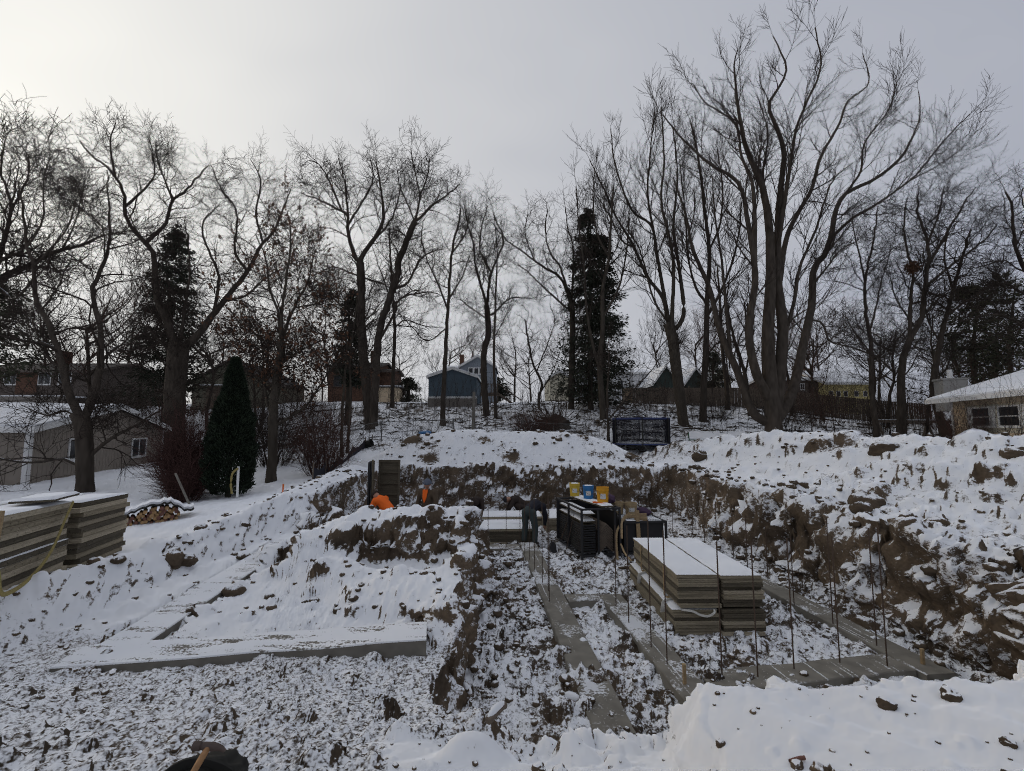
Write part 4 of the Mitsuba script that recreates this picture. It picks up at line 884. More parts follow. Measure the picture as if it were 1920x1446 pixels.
# stakes and debris
def stake(u, v, z, h, mat, label, w=0.035, name='stake', lean=0.0, group=None):
    p = at_z(u, v, z); k = thing(name, label, 'stake', group); put('stake', plank(p - [0, 0, 0.15], p + [lean, 0, h], w, w, (0, 1, 0)), mat, k); return k
stake(1284, 1288, 0.1, 0.26, 'timber', 'short pale wooden stake at the near end of the second footing')
stake(1731, 1250, 0.1, 0.22, 'timber', 'short pale wooden stake at the corner of the right hand footing')
stake(530, 931, 1.33, 0.33, 'orange_paint', 'small orange topped stake in the snow above the left bank', 0.03)
def debris(name, label, cat, p, q, r, mat, snow=True):
    k = thing(name, label, cat); p, q = np.array(p), np.array(q)
    c = resample([p, (p + q) / 2 + np.array([0, 0, 0.01]), q], 7); v, f = tubes(c[None], np.full((1, 7), r) * (1 + 0.1 * np.sin(np.arange(7) * 2.3)), 9)
    v = v + 0.25 * r * (meshkit.noise(v * 14, 4)[:, None] - 0.5); n = len(v)
    v = np.vstack([v, p[None], q[None]]); f = np.vstack([f, [(i, n, (i + 1) % 9) for i in range(9)], [(54 + i, 54 + (i + 1) % 9, n + 1) for i in range(9)]])
    put('wood', (v, f), mat, k, smooth=40)
    if snow:
        v, f = tubes((c + [0, 0, r * 0.75])[None], np.full((1, 7), r * 0.95) * np.array([0.3, 0.8, 1, 1.05, 1, 0.85, 0.3]), 8); v[:, 2] = np.maximum(v[:, 2], np.repeat(c[:, 2], 8) + r * 0.35)
        put('snow', (v, f), 'snow', k, smooth=True)
diffuse('red_wood', wood_fn((0.09, 0.04, 0.03), (0.24, 0.12, 0.09), 9, 9, 9), 0.85)
debris('wood_stub', 'round wooden stub poking out of the snow lumps at the bottom', 'wood', at_y(915, 1352, 3.75), at_y(945, 1322, 3.95), 0.030, 'old_board')
debris('log', 'reddish piece of wood capped with snow beside the long footing', 'wood', at_z(1058, 1308, 0.08), at_z(1090, 1322, 0.06), 0.05, 'red_wood')
debris('log', 'thin dark snow topped branch by the foot of the mound', 'wood', at_z(868, 1285, 0.20), at_z(884, 1308, 0.12), 0.035, 'old_board')

# ---------------------------------------------------------------- pack and hammer at the bottom edge
diffuse('black_cloth', (0.020, 0.020, 0.018), 0.85)
diffuse('hammer_wood', wood_fn((0.16, 0.08, 0.035), (0.36, 0.20, 0.09), 14, 14, 14), 0.6)
diffuse('old_iron', wood_fn((0.05, 0.036, 0.03), (0.12, 0.088, 0.075), 30, 30, 30), 0.65)
bp = cam_pt(376, 1504, 2.20)
def bag():
    k = thing('tool_bag', 'black cloth tool bag lying in the snow at the bottom edge', 'bag')
    m = trimesh.creation.icosphere(4, 1.0); v = np.array(m.vertices)
    s = np.sign(v) * np.abs(v) ** 0.75 * np.array([0.20, 0.18, 0.17])
    s = s * (1 + 0.42 * (meshkit.fbm(v * 2.4 + 3, 3, 8) - 0.5)[:, None] + 0.05 * np.sin(9 * v[:, :1] + 5 * v[:, 2:3] + 4 * meshkit.noise(v * 2, 2)[:, None]))
    put('body', (s + bp, np.array(m.faces)), 'black_cloth', k, smooth=True)
    put('flap', ribbon([bp + [-0.13, -0.06, 0.085], bp + [-0.03, -0.03, 0.15], bp + [0.08, -0.02, 0.13], bp + [0.14, 0.0, 0.06]], 0.17, 0.010, (0, 1, 0.3)), 'black_cloth', k)
    put('handle', wire([bp + [0.15, -0.02, 0.06], bp + [0.22, 0.0, 0.10], bp + [0.262, 0.02, 0.06], bp + [0.255, 0.01, -0.06]], 0.020, 8), 'black_cloth', k, smooth=True)
    put('strap', ribbon([bp + [0.18, -0.06, 0.04], bp + [0.24, -0.05, 0.0], bp + [0.25, -0.05, -0.12]], 0.035, 0.006, (0, 1, 0)), 'black_cloth', k)
    k = thing('hammer', 'old hammer with a wooden handle resting across the black bag', 'hammer')
    h0, h1 = cam_pt(392, 1400, 2.06), cam_pt(355, 1462, 1.93)
    c = resample([h0 + (h0 - h1) * 0.06, h0, (h0 * 0.6 + h1 * 0.4) + [0, 0, 0.004], h1, h1 + (h1 - h0) * 0.5], 24)
    w = np.interp(np.linspace(0, 1, 24), [0, 0.25, 0.5, 1], [0.011, 0.0145, 0.0135, 0.0175])
    put('handle', tubes(c[None], w[None], 10), 'hammer_wood', k, smooth=True)
    ax = unit(np.array([0.93, 0.18, -0.16])); up = unit(np.cross(ax, unit(h1 - h0)))
    a = [h0 - ax * 0.068, h0 - ax * 0.060, h0 - ax * 0.036, h0 - ax * 0.030, h0 - ax * 0.018, h0 + ax * 0.018, h0 + ax * 0.03, h0 + ax * 0.05 - [0, 0, 0.004], h0 + ax * 0.068 - [0, 0, 0.016]]
    r = [0.0165, 0.0185, 0.0185, 0.013, 0.017, 0.018, 0.015, 0.012, 0.007]
    put('head', join([tubes(np.array(a)[None], np.array(r)[None], 12), tubes(np.array([a[0] + ax * 0.0005, a[0]])[None], np.array([[0.0165, 0.0005]]), 12)]), 'old_iron', k, smooth=40)
bag()

# ---------------------------------------------------------------- workers
import manifold3d as m3
_sph = trimesh.creation.icosphere(1, 1.0)
def ball(c, r, s=(1, 1, 1)):
    return np.array(_sph.vertices) * r * np.array(s) + np.asarray(c, float)
def hulls(bones):
    out = None
    for pts in bones:
        h = m3.Manifold.hull_points(np.ascontiguousarray(np.vstack(pts)))
        out = h if out is None else out + h
    return out
def smoothed(m, edge=0.045, it=5):
    m = m.refine_to_length(edge).to_mesh()
    t = trimesh.Trimesh(np.array(m.vert_properties[:, :3]), np.array(m.tri_verts))
    trimesh.smoothing.filter_taubin(t, iterations=it)
    return np.array(t.vertices), np.array(t.faces)
for nm, c, r in (('skin', (0.36, 0.20, 0.14), 0.6), ('brown_canvas', (0.085, 0.062, 0.042), 0.9), ('grey_cloth', (0.075, 0.078, 0.082), 0.9), ('blue_grey_knit', (0.105, 0.12, 0.155), 0.95), ('hivis_orange', (0.80, 0.135, 0.012), 0.7), ('green_grey_cloth', (0.045, 0.058, 0.058), 0.9), ('navy_cloth', (0.020, 0.020, 0.028), 0.9), ('dark_brown_cloth', (0.030, 0.022, 0.019), 0.9), ('boot_leather', (0.030, 0.022, 0.016), 0.7)):
    diffuse(nm, c, r)
def person(label, at, face, J, jacket, trousers, hat, vest=None):
    """J: joints in (forward, left, up) metres from the feet: head, neck, chest, pelvis, and for l/r shoulder, elbow, wrist, hip, knee, ankle."""
    key = thing('person', label, 'person')
    f = np.array([math.cos(face), math.sin(face), 0]); l = np.array([-f[1], f[0], 0])
    W = lambda q: np.asarray(at, float) + f * q[0] + l * q[1] + np.array([0, 0, q[2]])
    j = {k: W(v) for k, v in J.items()}
    hd = unit(j['head'] - j['neck'])
    look = unit(W(J.get('look', (1, 0, 0))) - W((0, 0, 0)))
    look = unit(look - hd * (look @ hd)); sd = np.cross(hd, look)
    B = []
    def bone(a, ra, b, rb): B.append([ball(a, ra), ball(b, rb)])
    bone(j['pelvis'], 0.125, j['chest'], 0.135); bone(j['chest'], 0.12, j['neck'], 0.055); bone(j['neck'], 0.055, j['head'] - hd * 0.03, 0.06)
    for s in 'lr':
        bone(j['chest'], 0.10, j['sh' + s], 0.07); bone(j['sh' + s], 0.062, j['el' + s], 0.047); bone(j['el' + s], 0.046, j['wr' + s], 0.031)
        bone(j['pelvis'], 0.11, j['hip' + s], 0.095); bone(j['hip' + s], 0.092, j['kn' + s], 0.064); bone(j['kn' + s], 0.062, j['an' + s], 0.042)
        bone(j['an' + s], 0.045, j['an' + s] + f * 0.12 - [0, 0, 0.04], 0.035)
    c = j['head'] + hd * 0.02
    B.append([ball(c + look * 0.005, 0.098, (1, 1, 1)), ball(c - hd * 0.07 + look * 0.035, 0.055)])                # skull and jaw
    B.append([ball(c + look * 0.095 - hd * 0.01, 0.012), ball(c + look * 0.112 - hd * 0.042, 0.016)])             # nose
    for s in (-1, 1): B.append([ball(c + sd * s * 0.094 + hd * 0.012, 0.018), ball(c + sd * s * 0.096 - hd * 0.03, 0.014)])   # ears
    for s in 'lr':   # hands: palm, four fingers, thumb
        d = unit(j['wr' + s] - j['el' + s]); out = unit(np.cross(d, f + 1e-3)); p0 = j['wr' + s]; p1 = p0 + d * 0.085
        B.append([ball(p0, 0.026), ball(p1 + out * 0.026, 0.015), ball(p1 - out * 0.026, 0.015)])
        curl = unit(d + 0.5 * f * (1 if s == 'l' else 1))
        for i in range(4):
            q0 = p1 + out * (0.03 - 0.02 * i); ln = (0.036, 0.042, 0.040, 0.032)[i]
            q1 = q0 + d * ln; q2 = q1 + curl * ln * 0.85
            B.append([ball(q0, 0.0105), ball(q1, 0.0095)]); B.append([ball(q1, 0.0095), ball(q2, 0.008)])
        t0 = p0 + d * 0.03 + out * 0.028; t1 = t0 + unit(d + out) * 0.04; B.append([ball(t0, 0.013), ball(t1, 0.011)]); B.append([ball(t1, 0.011), ball(t1 + d * 0.028, 0.009)])
    put('body', smoothed(hulls(B)), 'skin', key, smooth=True)
    for s in (-1, 1):
        put('eye', tuple(x for x in (ball(c + look * 0.088 + sd * s * 0.034 + hd * 0.008, 0.010), np.array(_sph.faces))), 'hole', key, smooth=True)
    G = 0.016
    cl = [[ball(j['pelvis'] + unit(j['chest'] - j['pelvis']) * 0.02, 0.155), ball(j['chest'], 0.165)], [ball(j['chest'], 0.15), ball(j['neck'] - hd * 0.02, 0.085)]]
    for s in 'lr':
        cl += [[ball(j['chest'], 0.13), ball(j['sh' + s], 0.095)], [ball(j['sh' + s], 0.088), ball(j['el' + s], 0.068)], [ball(j['el' + s], 0.066), ball(j['wr' + s] - unit(j['wr' + s] - j['el' + s]) * 0.01, 0.050)]]
    def crease(vf, s): return vf[0] * 1.0 + 0.022 * (meshkit.fbm(vf[0] * 9, 3, s) - 0.5)[:, None] * unit(vf[0] - j['chest']), vf[1]
    put('jacket', crease(smoothed(hulls(cl)), 3), jacket, key, smooth=True)
    tr = [[ball(j['pelvis'], 0.148), ball(j['pelvis'] + unit(j['chest'] - j['pelvis']) * 0.05, 0.14)]]
    for s in 'lr': tr += [[ball(j['pelvis'], 0.13), ball(j['hip' + s], 0.115)], [ball(j['hip' + s], 0.112), ball(j['kn' + s], 0.086)], [ball(j['kn' + s], 0.084), ball(j['an' + s] + unit(j['kn' + s] - j['an' + s]) * 0.03, 0.070)]]
    put('trousers', crease(smoothed(hulls(tr)), 4), trousers, key, smooth=True)
    for s in 'lr':
        a = j['an' + s]; put('boot', smoothed(hulls([[ball(a + [0, 0, 0.06], 0.058), ball(a - [0, 0, 0.03], 0.055)], [ball(a - [0, 0, 0.03], 0.052), ball(a + f * 0.15 - [0, 0, 0.045], 0.042)]]), 0.03, 3), 'boot_leather', key, smooth=True)
    hm = trimesh.creation.icosphere(2, 1.0); hv = np.array(hm.vertices); hv = hv[:, :1] * sd * 0.112 + hv[:, 1:2] * look * 0.118 + np.maximum(hv[:, 2:3], -0.12) * hd * 0.125
    put('hat', (hv + c + hd * 0.022, np.array(hm.faces)), hat, key, smooth=True)
    bm = lathe([(0.108, -0.018), (0.123, -0.016), (0.125, 0.02), (0.112, 0.026)], 20); put('hat_cuff', (bm[0][:, :1] * sd + bm[0][:, 1:2] * look + bm[0][:, 2:3] * hd + c + hd * 0.025, bm[1]), hat, key, smooth=True)
    if vest is not None:
        vv = hulls([[ball(j['pelvis'] * 0.45 + j['chest'] * 0.55, 0.172), ball(j['chest'], 0.180)], [ball(j['chest'], 0.17), ball(j['neck'] - hd * 0.03, 0.10)]] + [[ball(j['chest'], 0.145), ball(j['sh' + s] * 0.8 + j['chest'] * 0.2, 0.112)] for s in 'lr']) if vest == 'full' else \
             hulls([[ball(j['chest'] + f * 0.175 - [0, 0, 0.12], 0.012), ball(j['neck'] + f * 0.10 + l * 0.07, 0.014), ball(j['neck'] + f * 0.10 - l * 0.07, 0.014), ball(j['chest'] + f * 0.165 + l * 0.05, 0.014), ball(j['chest'] + f * 0.165 - l * 0.05, 0.014)]])
        put('vest' if vest == 'full' else 'hood_lining', smoothed(vv, 0.04, 3), 'hivis_orange', key, smooth=True)
    return key
PI = math.pi
STAND = dict(head=(0.06, 0.02, 1.60), neck=(0.02, 0, 1.45), chest=(0, 0, 1.24), pelvis=(-0.02, 0, 0.95), shl=(0, 0.20, 1.39), shr=(0, -0.20, 1.39), ell=(0.02, 0.29, 1.12), elr=(0.02, -0.28, 1.12), wrl=(0.12, 0.27, 0.88), wrr=(0.10, -0.27, 0.88),
             hipl=(0, 0.10, 0.90), hipr=(0, -0.10, 0.90), knl=(0.05, 0.12, 0.49), knr=(0.02, -0.12, 0.49), anl=(0, 0.13, 0.09), anr=(-0.02, -0.13, 0.09), look=(1, 0.15, -0.7))
BEND = dict(head=(0.66, 0, 0.93), neck=(0.52, 0, 1.0), chest=(0.36, 0, 1.02), pelvis=(-0.06, 0, 0.92), shl=(0.45, 0.19, 0.98), shr=(0.45, -0.19, 0.98), ell=(0.50, 0.24, 0.70), elr=(0.50, -0.24, 0.70), wrl=(0.58, 0.18, 0.46), wrr=(0.58, -0.18, 0.46),
            hipl=(-0.04, 0.10, 0.88), hipr=(-0.04, -0.10, 0.88), knl=(0.03, 0.15, 0.48), knr=(0.03, -0.15, 0.48), anl=(-0.02, 0.17, 0.09), anr=(-0.02, -0.17, 0.09), look=(0.3, 0, -1))
SQUAT = dict(head=(0.50, 0, 0.66), neck=(0.36, 0, 0.68), chest=(0.20, 0, 0.64), pelvis=(-0.18, 0, 0.36), shl=(0.28, 0.19, 0.66), shr=(0.28, -0.19, 0.66), ell=(0.42, 0.24, 0.42), elr=(0.42, -0.22, 0.42), wrl=(0.52, 0.12, 0.20), wrr=(0.54, -0.12, 0.20),
             hipl=(-0.14, 0.11, 0.36), hipr=(-0.14, -0.11, 0.36), knl=(0.20, 0.20, 0.46), knr=(0.20, -0.20, 0.46), anl=(0.0, 0.18, 0.09), anr=(0.0, -0.18, 0.09), look=(1, 0, -0.5))
BEND2 = dict(BEND, head=(0.46, 0, 1.30), neck=(0.36, 0, 1.26), chest=(0.24, 0, 1.16), shl=(0.31, 0.19, 1.20), shr=(0.31, -0.19, 1.20), ell=(0.42, 0.25, 0.96), elr=(0.42, -0.25, 0.96), wrl=(0.58, 0.18, 0.80), wrr=(0.58, -0.18, 0.80))
def at_floor(u, y, z=0.03): return np.array([(u - CX) / F * y / 0.99, y, z])
person('worker in brown jacket with orange collar and blue grey knit hat, standing', at_floor(806, 13.0), -PI / 2 - 0.35, STAND, 'brown_canvas', 'grey_cloth', 'blue_grey_knit', 'v')
person('worker in a bright orange jacket bending down beside the upright wall forms', at_floor(736, 12.6), PI - 0.5, BEND2, 'hivis_orange', 'navy_cloth', 'dark_brown_cloth')
person('worker in dark clothes crouching and facing the viewer behind the rear stacks', at_floor(896, 16.7, 0.0), -PI / 2, SQUAT, 'dark_brown_cloth', 'navy_cloth', 'dark_brown_cloth')
person('worker in dark clothes crouching sideways with head to the left behind the rear stacks', at_floor(977, 16.8, 0.0), PI + 0.1, SQUAT, 'dark_brown_cloth', 'dark_brown_cloth', 'navy_cloth')
person('worker seen from behind in grey green trousers, bending over beside the rear stack', at_floor(992, 12.75), PI / 2 - 0.5, BEND, 'navy_cloth', 'green_grey_cloth', 'dark_brown_cloth')

# ---------------------------------------------------------------- buildings
def flat(name, c, rough=0.85, var=0.12, sc=5.0):
    a, b = [x * (1 - var) for x in c], [x * (1 + var) for x in c]
    diffuse(name, lambda p, n, uv: mix(a, b, fbm(p.x * sc, p.y * sc, p.z * sc, 3)), rough)
for nm, c in (('taupe_siding', (0.27, 0.235, 0.20)), ('blue_siding', (0.078, 0.108, 0.132)), ('pale_blue_siding', (0.24, 0.27, 0.305)), ('cream_siding', (0.55, 0.51, 0.40)), ('tan_lap', (0.62, 0.50, 0.35)), ('grey_siding', (0.43, 0.44, 0.455)), ('white_siding', (0.68, 0.685, 0.69)),
              ('yellow_siding', (0.62, 0.53, 0.24)), ('olive_siding', (0.15, 0.145, 0.11)), ('dark_siding', (0.10, 0.083, 0.073)), ('green_roof', (0.040, 0.058, 0.052)), ('dark_roof', (0.045, 0.042, 0.040)), ('trim', (0.72, 0.72, 0.71)), ('grey_block', (0.17, 0.155, 0.14)), ('shed_green', (0.02, 0.085, 0.045)), ('shed_wall', (0.30, 0.29, 0.245)), ('chimney_block', (0.33, 0.325, 0.31))):
    flat(nm, c)
def brick_fn(p, n, uv):
    a = p.x * 4.2 + p.y * 4.2; r = dr_floor(p.z * 13); return mix((0.055, 0.032, 0.024), (0.15, 0.082, 0.055), 0.5 * noise(a + r * 0.5, r, 1.0) + 0.5 * fbm(p.x * 3, p.y * 3, p.z * 3, 2))
import drjit as dr
dr_floor = dr.floor
diffuse('brick_red', brick_fn, 0.9)
def window(A, key, x, z, w, h, bars='v', trim=0.07, sill=True, frame_mat='trim'):
    """Window on the face y = 0 (looking to -y), centre x, z."""
    k = put('window', A(join([rbox(w + 2 * trim, 0.05, trim, (x, -0.026, z + h / 2 + trim / 2)), rbox(w + 2 * trim, 0.05, trim, (x, -0.026, z - h / 2 - trim / 2)), rbox(trim, 0.05, h, (x - w / 2 - trim / 2, -0.026, z)), rbox(trim, 0.05, h, (x + w / 2 + trim / 2, -0.026, z))])), frame_mat, key)
    put('pane', A(rbox(w, 0.012, h, (x, -0.007, z), 0.001)), 'dark_glass', k)
    if bars: put('sash', A(rbox(0.045, 0.035, h, (x, -0.019, z)) if bars == 'v' else rbox(w, 0.035, 0.045, (x, -0.019, z))), frame_mat, k)
    if sill: put('sill', A(rbox(w + 2.6 * trim, 0.09, 0.035, (x, -0.047, z - h / 2 - trim - 0.018))), frame_mat, k)
def gable(name, label, A0, B0, L, h, rise, wall, roof='dark_roof', snow=True, ov=0.3, ovy=0.25, base=0.0, trimc='trim', ridge='y', cat='house', wallparts=True):
    """House with its front face from A0 to B0 (left to right as seen), L deep; ridge 'y' shows a gable, ridge 'x' an eave."""
    key = thing(name, label, cat)
    A0, B0 = np.array(A0, float), np.array(B0, float); W = np.linalg.norm((B0 - A0)[:2])
    F0 = frame(A0, (B0 - A0)[:2])
    if ridge == 'y': G, w, y0, y1 = F0, W, 0.0, L
    else: G, w, y0, y1 = frame(A0, (-(B0 - A0)[1], (B0 - A0)[0])), L, -W, 0.0
    s = rise / (w / 2)
    put('wall', G(prism([(0, base), (w, base), (w, h), (w / 2, h + rise), (0, h)], y0, y1)), wall, key)
    th = 0.14
    for sg in (0, 1):
        e = lambda x: x if sg == 0 else w - x
        low, top = (e(-ov), h - ov * s), (e(w / 2 - 0.004), h + rise)
        poly = [low, top, (top[0], top[1] + th), (low[0], low[1] + th)]
        r = put('roof', G(prism(poly if sg == 0 else poly[::-1], y0 - ovy, y1 + ovy)), roof, key)
        if snow:
            poly = [(low[0], low[1] + th + .003), (top[0], top[1] + th + .003), (top[0], top[1] + th + 0.09), (e(-ov + 0.04), low[1] + th + 0.08 + .04 * s)]
            put('snow', G(prism(poly if sg == 0 else poly[::-1], y0 - ovy + 0.02, y1 + ovy - 0.02)), 'snow', r)
        if trimc:
            for yy in ((y0 - ovy - 0.025, y0 - ovy - 0.003),) if ridge == 'y' else ((y0 - ovy - 0.025, y0 - ovy - 0.003), (y1 + ovy + 0.003, y1 + ovy + 0.025)):
                poly = [(low[0], low[1] - 0.06), (top[0], top[1] - 0.06), (top[0], top[1] + th + 0.02), (low[0], low[1] + th + 0.02)]
                put('fascia', G(prism(poly if sg == 0 else poly[::-1], *yy)), trimc, key)
            x = e(-ov - 0.016); put('gutter', G(rbox(0.03, y1 - y0 + 2 * ovy, th + 0.08, (x, (y0 + y1) / 2, low[1] + th / 2 - 0.02))), trimc, key)
    return key, F0, W
# taupe shed on the left
A0, B0 = at_z(48, 908, 1.19), at_z(302, 862, 1.34); A0[2] = 1.0; B0[2] = 1.0
SH, SF, SW = gable('shed', 'taupe shed with two white windows and a snowy roof at the left edge', A0, B0, 8.0, 2.15, 1.0, 'taupe_siding', 'dark_roof', ov=0.35, ovy=0.3, cat='shed')
def slope_top(x): return 2.15 + 1.0 * (1 - abs(x - SW / 2) / (SW / 2))
nb = 44
for i in range(nb):
    x0, x1 = i * SW / nb + 0.012, (i + 1) * SW / nb - 0.012
    put('siding_board', SF(prism([(x0, 0.02), (x1, 0.02), (x1, slope_top(x1) - 0.08), (x0, slope_top(x0) - 0.08)], -0.016, 0.003)), 'taupe_siding', SH)
for i in range(14):
    put('siding_board', SF(rbox(0.022, 0.55, 2.0, (-0.012, 0.3 + i * 0.58, 1.05), 0.003)), 'taupe_siding', SH)
SF2 = lambda vf: SF((np.asarray(vf[0]) + np.array([0, -0.018, 0]), vf[1]))
window(SF2, SH, SW * 0.242, 1.33, 0.92, 0.78); window(SF2, SH, SW * 0.735, 1.18, 1.55, 0.86)
for x, y in ((0.05, -0.03), (SW - 0.05, -0.03)): put('corner_trim', SF(rbox(0.14, 0.03, 2.1, (x, y, 1.06))), 'trim', SH)
put('corner_trim', SF(rbox(0.03, 0.14, 2.1, (-0.035, 0.06, 1.06))), 'trim', SH)
put('foundation', SF(rbox(SW + 0.02, 0.04, 0.3, (SW / 2, -0.005, -0.1))), 'grey_block', SH)
# cream brick house on the right
C1 = np.array([22.06, 23.0, 1.9]); C2 = np.array([19.6, 15.1, 1.9])
H7, F7, W7 = gable('brick_house', 'cream brick house with shuttered double windows and a snowy roof at the right edge', C1, C2, 8.0, 2.85, 1.35, 'tan_lap', 'dark_roof', ov=0.75, ovy=0.7, ridge='x')
for i in range(26):
    n = 7
    for j in range(n):
        x0 = j * W7 / n + (0.5 * W7 / n if i % 2 else 0); x1 = min(x0 + W7 / n, W7)
        put('brick', F7(rbox(x1 - x0 - 0.012, 0.02, 0.094, ((x0 + x1) / 2, -0.012, 0.12 + i * 0.105), 0.003)), 'tan_lap', H7)
F7w = lambda vf: F7((np.asarray(vf[0]) + np.array([0, -0.024, 0]), vf[1]))
put('window_surround', F7(rbox(4.1, 0.02, 1.25, (3.15, -0.034, 1.72))), 'cream_siding', H7)
F7w = lambda vf: F7((np.asarray(vf[0]) + np.array([0, -0.046, 0]), vf[1]))
window(F7w, H7, 2.20, 1.80, 1.15, 0.78, 'h'); window(F7w, H7, 3.95, 1.80, 1.15, 0.78, 'h')
for x in (1.38, 3.02, 4.77): put('shutter', F7w(rbox(0.24, 0.03, 0.95, (x, -0.018, 1.80))), 'trim', H7)
put('corner_trim', F7w(rbox(0.16, 0.04, 2.75, (0.07, 0.0, 1.4))), 'trim', H7)
ch = np.array([24.4, 25.4, 0]); put('chimney', moved(rbox(1.1, 0.9, 1.7, (0, 0, 0.85)), (ch[0], ch[1], 4.15), -0.3), 'chimney_block', H7)
put('chimney_cap', moved(rbox(1.2, 1.0, 0.10, (0, 0, 0.05)), (ch[0], ch[1], 5.85), -0.3), 'chimney_block', H7); put('flue', bar((ch[0], ch[1], 5.9), (ch[0], ch[1], 6.45), 0.12, 10), 'trim', H7)
# houses on the rise: px gives the ends of the front wall in the photograph, y its distance
def on_hill(name, label, u0, u1, y, vb, ve, vp, L, wall, **k):
    a, b = at_y(u0, vb, y), at_y(u1, vb, y); b[2] = a[2]
    h = at_y(u0, ve, y)[2] - a[2]; r = at_y(u0, vp, y)[2] - a[2] - h
    return gable(name, label, a - [0, 0, 1.5], b - [0, 0, 1.5], L, h + 1.5, r, wall, **k), a[2], h
def lap(FH, key, W, z0, z1, step, mat):
    for z in np.arange(z0, z1, step): put('siding_board', FH(moved(rbox(W - 0.02, 0.022, step - 0.015, (W / 2, -0.013, z + step / 2)), rx=-0.03)), mat, key)
(HG, FG, WG), zb, hh = on_hill('garage', 'dark blue garage with a low gable and concrete base, centre of the rise', 803, 893, 41, 745, 707, 692, 6, 'blue_siding', ov=0.15, ovy=0.15)
lap(FG, HG, WG, 1.5, 1.5 + hh, 0.16, 'blue_siding'); put('foundation', FG(rbox(WG + 0.1, 0.3, 2.2, (WG / 2, 0.1, 0.37))), 'grey_block', HG); put('base_trim', FG(rbox(WG + 0.06, 0.03, 0.16, (WG / 2, -0.035, 1.48))), 'trim', HG)
(HB, FB, WB), zb, hh = on_hill('blue_house', 'pale blue two storey house behind the dark blue garage', 862, 928, 52, 745, 688, 669, 7, 'pale_blue_siding', ov=0.2, ovy=0.2)
lap(FB, HB, WB, 1.5, 1.5 + hh, 0.2, 'pale_blue_siding')
for x in (1.25, 1.85, 2.45): window(lambda vf: FB((np.asarray(vf[0]) + np.array([0, -0.03, 0]), vf[1])), HB, x, 4.5, 0.42, 0.62, None, 0.09)
window(lambda vf: FB((np.asarray(vf[0]) + np.array([0, -0.03, 0]), vf[1])), HB, 2.4, 2.4, 0.7, 1.4, None, 0.08, False)
put('chimney', moved(rbox(0.5, 0.5, 1.6, (0, 0, 0.8)), at_y(866, 690, 55)), 'brick_red', HB); put('vent_pipe', bar(at_y(887, 675, 53), at_y(887, 658, 53), 0.09, 8), 'dark_siding', HB)
(HB2, _, _), _, _ = on_hill('low_wing', 'low wing with a dark snowy roof left of the pale blue house', 838, 868, 56, 745, 692, 683, 6, 'pale_blue_siding', ridge='x', ov=0.2)
dk = thing('wooden_deck', 'dark wooden deck with a stair running down beside the blue house', 'deck')
da, db = at_y(896, 738, 46), at_y(935, 738, 46); FD = frame(da, (1, 0)); wd = (db - da)[0]
put('floor', FD(rbox(wd, 3.0, 0.14, (wd / 2, 1.2, 0))), 'old_board', dk)
for x in np.linspace(0.1, wd - 0.1, 4): put('post', FD(rbox(0.1, 0.1, 2.6, (x, -0.2, -0.35))), 'old_board', dk)
put('rail', FD(rbox(wd, 0.05, 0.09, (wd / 2, -0.28, 0.93))), 'old_board', dk)
for x in np.linspace(0.2, wd - 0.2, 14): put('baluster', FD(rbox(0.035, 0.035, 0.85, (x, -0.24, 0.48))), 'old_board', dk)
for i in range(8): put('step', FD(rbox(0.32, 1.0, 0.05, (wd + 0.16 + i * 0.27, 0.3, -0.1 - i * 0.2))), 'old_board', dk)
put('stair_rail', FD(plank((wd, -0.25, 0.93), (wd + 2.3, -0.25, -0.72), 0.05, 0.1)), 'old_board', dk); put('stringer', FD(plank((wd, -0.2, -0.05), (wd + 2.3, -0.2, -1.7), 0.05, 0.22)), 'old_board', dk)
(HR, FR, WR), zb, hh = on_hill('brick_house', 'brown brick house with a dark roof left of centre on the rise', 614, 706, 48, 752, 688, 674, 7, 'brick_red', ov=0.5, ridge='x', trimc='dark_siding', snow=False)
for x in (1.0, 2.6): window(FR, HR, x, 3.6, 0.8, 1.1, 'h', 0.06, True, 'dark_siding')
put('chimney', FR(rbox(0.7, 0.6, 2.2, (3.9, 3, 6.2))), 'brick_red', HR)
(HR2, FR2, _), _, _ = on_hill('brick_annex', 'tan walled annex at the right of the brown brick house', 704, 738, 46, 752, 727, 724, 4, 'tan_lap', ov=0.1, ridge='x', trimc=None)
(HR3, FR3, _), _, _ = on_hill('brick_porch', 'dark porch above the tan annex', 708, 735, 49, 728, 696, 690, 4, 'brick_red', ov=0.4, ridge='x', trimc='dark_siding', snow=False)
(HO, FO, WO), zb, hh = on_hill('olive_house', 'drab olive house with a wide gable behind the clipped evergreen', 358, 498, 44, 770, 715, 676, 8, 'olive_siding', ov=0.4, trimc='dark_siding', snow=False)
put('garage_door', FO(rbox(1.6, 0.04, 2.2, (2.2, -0.025, 2.7))), 'old_board', HO); put('lean_to_roof', FO(rbox(4.2, 0.8, 0.06, (2.6, -0.42, 3.95))), 'snow', HO)
(HD, FDk, WD), zb, hh = on_hill('dark_house', 'dark brown house with brick and a low roof at the left edge of the rise', -60, 178, 40, 735, 695, 672, 8, 'dark_siding', ov=0.7, ridge='x', trimc='dark_siding', snow=False)
for x in (3.6, 6.6, 8.4): window(FDk, HD, x, 2.7, 1.0, 1.0, 'v', 0.08)
put('brick_panel', FDk(rbox(1.9, 0.06, 1.9, (5.1, -0.035, 2.3))), 'brick_red', HD)
put('chimney', FDk(rbox(0.9, 0.8, 2.6, (4.4, 3.8, 4.4))), 'brick_red', HD); put('terrace_wall', FDk(rbox(7.0, 0.2, 1.2, (7.2, -2.2, 0.35))), 'grey_block', HD); put('terrace_snow', FDk(rbox(7.0, 2.0, 0.1, (7.2, -1.15, 1.0))), 'snow', HD)
